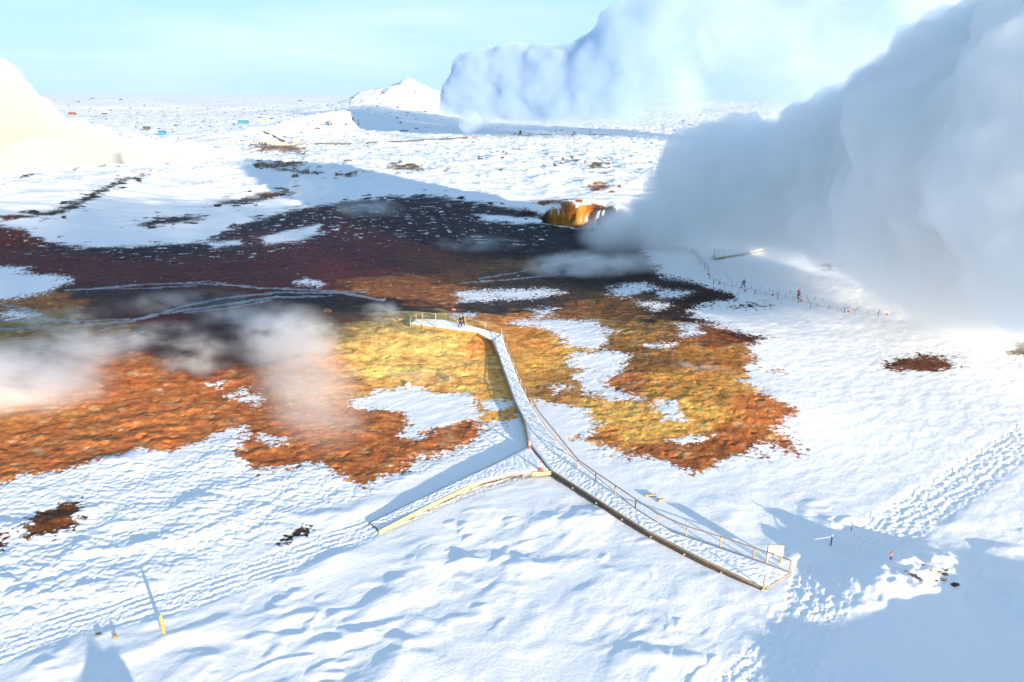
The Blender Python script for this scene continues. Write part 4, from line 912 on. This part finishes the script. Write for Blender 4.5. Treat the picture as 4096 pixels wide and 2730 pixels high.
# unseen steam added behind the right of the camera, shaped to shade the dark slope
def LSZ(L_, S_, z, r): return (CA*L_-SA*S_, SA*L_+CA*S_, z, r)
TL = [LSZ(l, -63+3*math.sin(l), z, r) for l, z, r in ((-75, 44, 12), (-55, 42, 13), (-35, 41, 13), (-15, 40, 13.5), (5, 38, 13), (25, 39, 13), (40, 38, 13), (58, 37, 12), (76, 34.5, 11), (94, 32, 9.5), (108, 30, 8.5), (120, 28, 7), (132, 26, 6))]
add('steam_plume', hull('steam_plume', TL, 2.0, [(14, 5), (6, 3)]), steam_mat('shading_steam', .09, (1, 1, 1), .1, noise=(.07, .30, .62, (1, 1, 1), 4.)), 'unseen steam drift added overhead behind the viewpoint to shade the dark slope', 'steam plume')
def wisp(px, py, lift, rad, rz, dens, noise, label, tilt=0., fall=.1):
    """soft puff: px,py = photo px of its foot"""
    q = gp(px, py); bm = bmesh.new(); bmesh.ops.create_icosphere(bm, subdivisions=4, radius=1)
    sd_ = random.uniform(0, 99)
    me = bpy.data.meshes.new('steam_wisp'); bm.to_mesh(me); bm.free(); me.polygons.foreach_set('use_smooth', np.ones(len(me.polygons), bool))
    o = add('steam_wisp', me, steam_mat('wisp', dens*1.35, (1, 1, 1), .1, noise=noise, falloff=fall), label, 'steam wisp', 'steam wisps rising from the hot ground')
    o.location = q+Vector((0, 0, lift)); o.rotation_euler = (0, tilt, rz); o.scale = rad; return o
N1 = lambda s, lo=.38, hi=.66: (s*1.5, lo, hi, (.65, 1.15, 1.2), 7.)
wisp(60, 1640, 3.2, (13, 6, 5.5), .35, .40, N1(.16), 'pale steam drifting low over the left edge of the orange slope')
wisp(330, 1490, 2.8, (9, 4, 3.6), .5, .45, N1(.25), 'broken steam curls at the upper end of the left drift')
wisp(560, 1400, 1.8, (10, 3, 2.2), .5, .30, N1(.3, .40, .68), 'ragged grey steam shreds over the dark streams')
wisp(800, 1490, 2.2, (6, 4, 3.2), .4, .28, N1(.25), 'small grey steam puff left of the tall central wisp')
wisp(1160, 1450, 3.2, (7.5, 6, 5.0), .2, .55, N1(.3, .36, .62), 'thick head of the central steam wisp over the dark slope')
wisp(1230, 1620, 3.0, (20, 6.5, 4.5), -1.15, .13, N1(.16, .28, .72), 'long thin body of the central steam wisp over the orange mound')
wisp(720, 1250, 1.8, (13, 3.5, 2.2), .3, .16, N1(.22), 'thin steam veil along the braided pale streams')
wisp(980, 1330, 2.4, (9, 4, 3), .45, .22, N1(.22), 'torn steam veil left of the central wisp head')
wisp(250, 1330, 1.8, (10, 3.5, 2.2), .3, .18, N1(.22), 'thin steam over the olive streams at the left edge')
wisp(1900, 1010, 2.2, (13, 4, 2.6), .1, .16, N1(.2), 'faint steam veil over the dark slope left of the crater')
wisp(1530, 1290, 1.6, (3.6, 2.4, 2.0), 0, .45, N1(.4), 'small steam puff left of the viewing platform')
wisp(1700, 1530, .8, (6, 2, 1.2), -.1, .22, N1(.4), 'faint steam skimming the top of the mound snow patch')
wisp(1260, 800, 3.5, (11, 6, 5), .2, .25, N1(.15), 'faint steam over the upper rim of the dark slope')
wisp(1480, 870, 2.5, (12, 6, 3.5), .1, .16, N1(.15), 'torn steam shreds over the purple slope')
wisp(2500, 1000, 4.0, (13, 8, 7), .1, .55, N1(.19, .30, .56), 'grey steam boiling up in front of the crater')
wisp(2700, 990, 6, (15, 10, 9), .0, .5, N1(.16, .2, .5), 'dense root of the big plume beside the crater')
wisp(2350, 1105, 2.2, (15, 5, 3.4), .15, .55, N1(.26, .36, .62), 'low steam streaming left from the crater foot')
wisp(2470, 930, 3, (5, 4, 5), .2, .25, N1(.2, .3, .65), 'small steam column inside the crater mouth')
wisp(2640, 1090, 2.4, (12, 5, 3.5), .1, .22, N1(.15, .25, .65), 'ground steam spilling below the plume root')
wisp(2780, 1490, .7, (7, 1.0, .8), -.45, .25, N1(.5), 'thin steam streak crossing the mustard ground')
wisp(3960, 1395, 3.0, (9, 5, 4), .1, .10, N1(.15, .25, .65), 'white steam rising behind the brown patch at the right')
wisp(3000, 1000, 3.0, (14, 8, 5), .0, .09, N1(.12, .3, .6), 'bright thin steam over the distant boardwalk')
#ENDSTEAM#
# ------------------------------------------------------------------ light, sky, render settings
w = bpy.data.worlds.new('World'); SC.world = w; w.use_nodes = True; nt = w.node_tree
bg = nt.nodes['Background']
sky = nt.nodes.new('ShaderNodeTexSky'); sky.sky_type = 'NISHITA'; sky.sun_disc = False
sky.sun_elevation = SUN_EL; sky.sun_rotation = math.atan2(SV[0], SV[1])
sky.altitude = 50; sky.air_density = 1.0; sky.dust_density = 0; sky.ozone_density = 4
L = nt.links.new
tc = nt.nodes.new('ShaderNodeTexCoord'); mp = nt.nodes.new('ShaderNodeMapping'); mp.inputs['Scale'].default_value = (1.2, 1.2, 9)
L(tc.outputs['Generated'], mp.inputs['Vector'])
no = nt.nodes.new('ShaderNodeTexNoise'); no.inputs['Scale'].default_value = 1.7; no.inputs['Detail'].default_value = 5; L(mp.outputs[0], no.inputs['Vector'])
mr = nt.nodes.new('ShaderNodeMapRange'); mr.inputs[1].default_value = .45; mr.inputs[2].default_value = .75; mr.inputs[4].default_value = .9; L(no.outputs[0], mr.inputs[0])
# a thin even veil of high ice cloud, thickest toward the horizon, over the clear sky
sp = nt.nodes.new('ShaderNodeSeparateXYZ'); L(tc.outputs['Generated'], sp.inputs[0])
hr_ = nt.nodes.new('ShaderNodeMapRange'); hr_.inputs[1].default_value = 0; hr_.inputs[2].default_value = .5; hr_.inputs[3].default_value = .88; hr_.inputs[4].default_value = .45; L(sp.outputs[2], hr_.inputs[0])
va = nt.nodes.new('ShaderNodeMix'); va.data_type = 'RGBA'; L(mr.outputs[0], va.inputs[0]); va.inputs[6].default_value = (2.15, 3.35, 4.6, 1); va.inputs[7].default_value = (3.5, 4.0, 4.7, 1)
mx = nt.nodes.new('ShaderNodeMix'); mx.data_type = 'RGBA'; L(hr_.outputs[0], mx.inputs[0]); L(sky.outputs[0], mx.inputs[6]); L(va.outputs[2], mx.inputs[7])
L(mx.outputs[2], bg.inputs[0]); bg.inputs[1].default_value = .12
sd = bpy.data.lights.new('sun', 'SUN'); sd.energy = 5; sd.angle = math.radians(.5); sd.color = (1, .84, .64)
so = bpy.data.objects.new('sun', sd); COL.objects.link(so); so.rotation_euler = Vector(SV).to_track_quat('Z', 'Y').to_euler()
SC.view_settings.view_transform = 'Standard'; SC.view_settings.look = 'None'; SC.view_settings.exposure = 1.12; SC.view_settings.gamma = 1
SC.render.engine = 'CYCLES'
cy = SC.cycles
cy.max_bounces = 18; cy.diffuse_bounces = 2; cy.glossy_bounces = 1; cy.transmission_bounces = 2; cy.volume_bounces = 12; cy.transparent_max_bounces = 12
cy.use_denoising = True; cy.denoiser = 'OPENIMAGEDENOISE'
cy.volume_step_rate = 1.5; cy.volume_max_steps = 96
cy.use_adaptive_sampling = True; cy.adaptive_threshold = .02
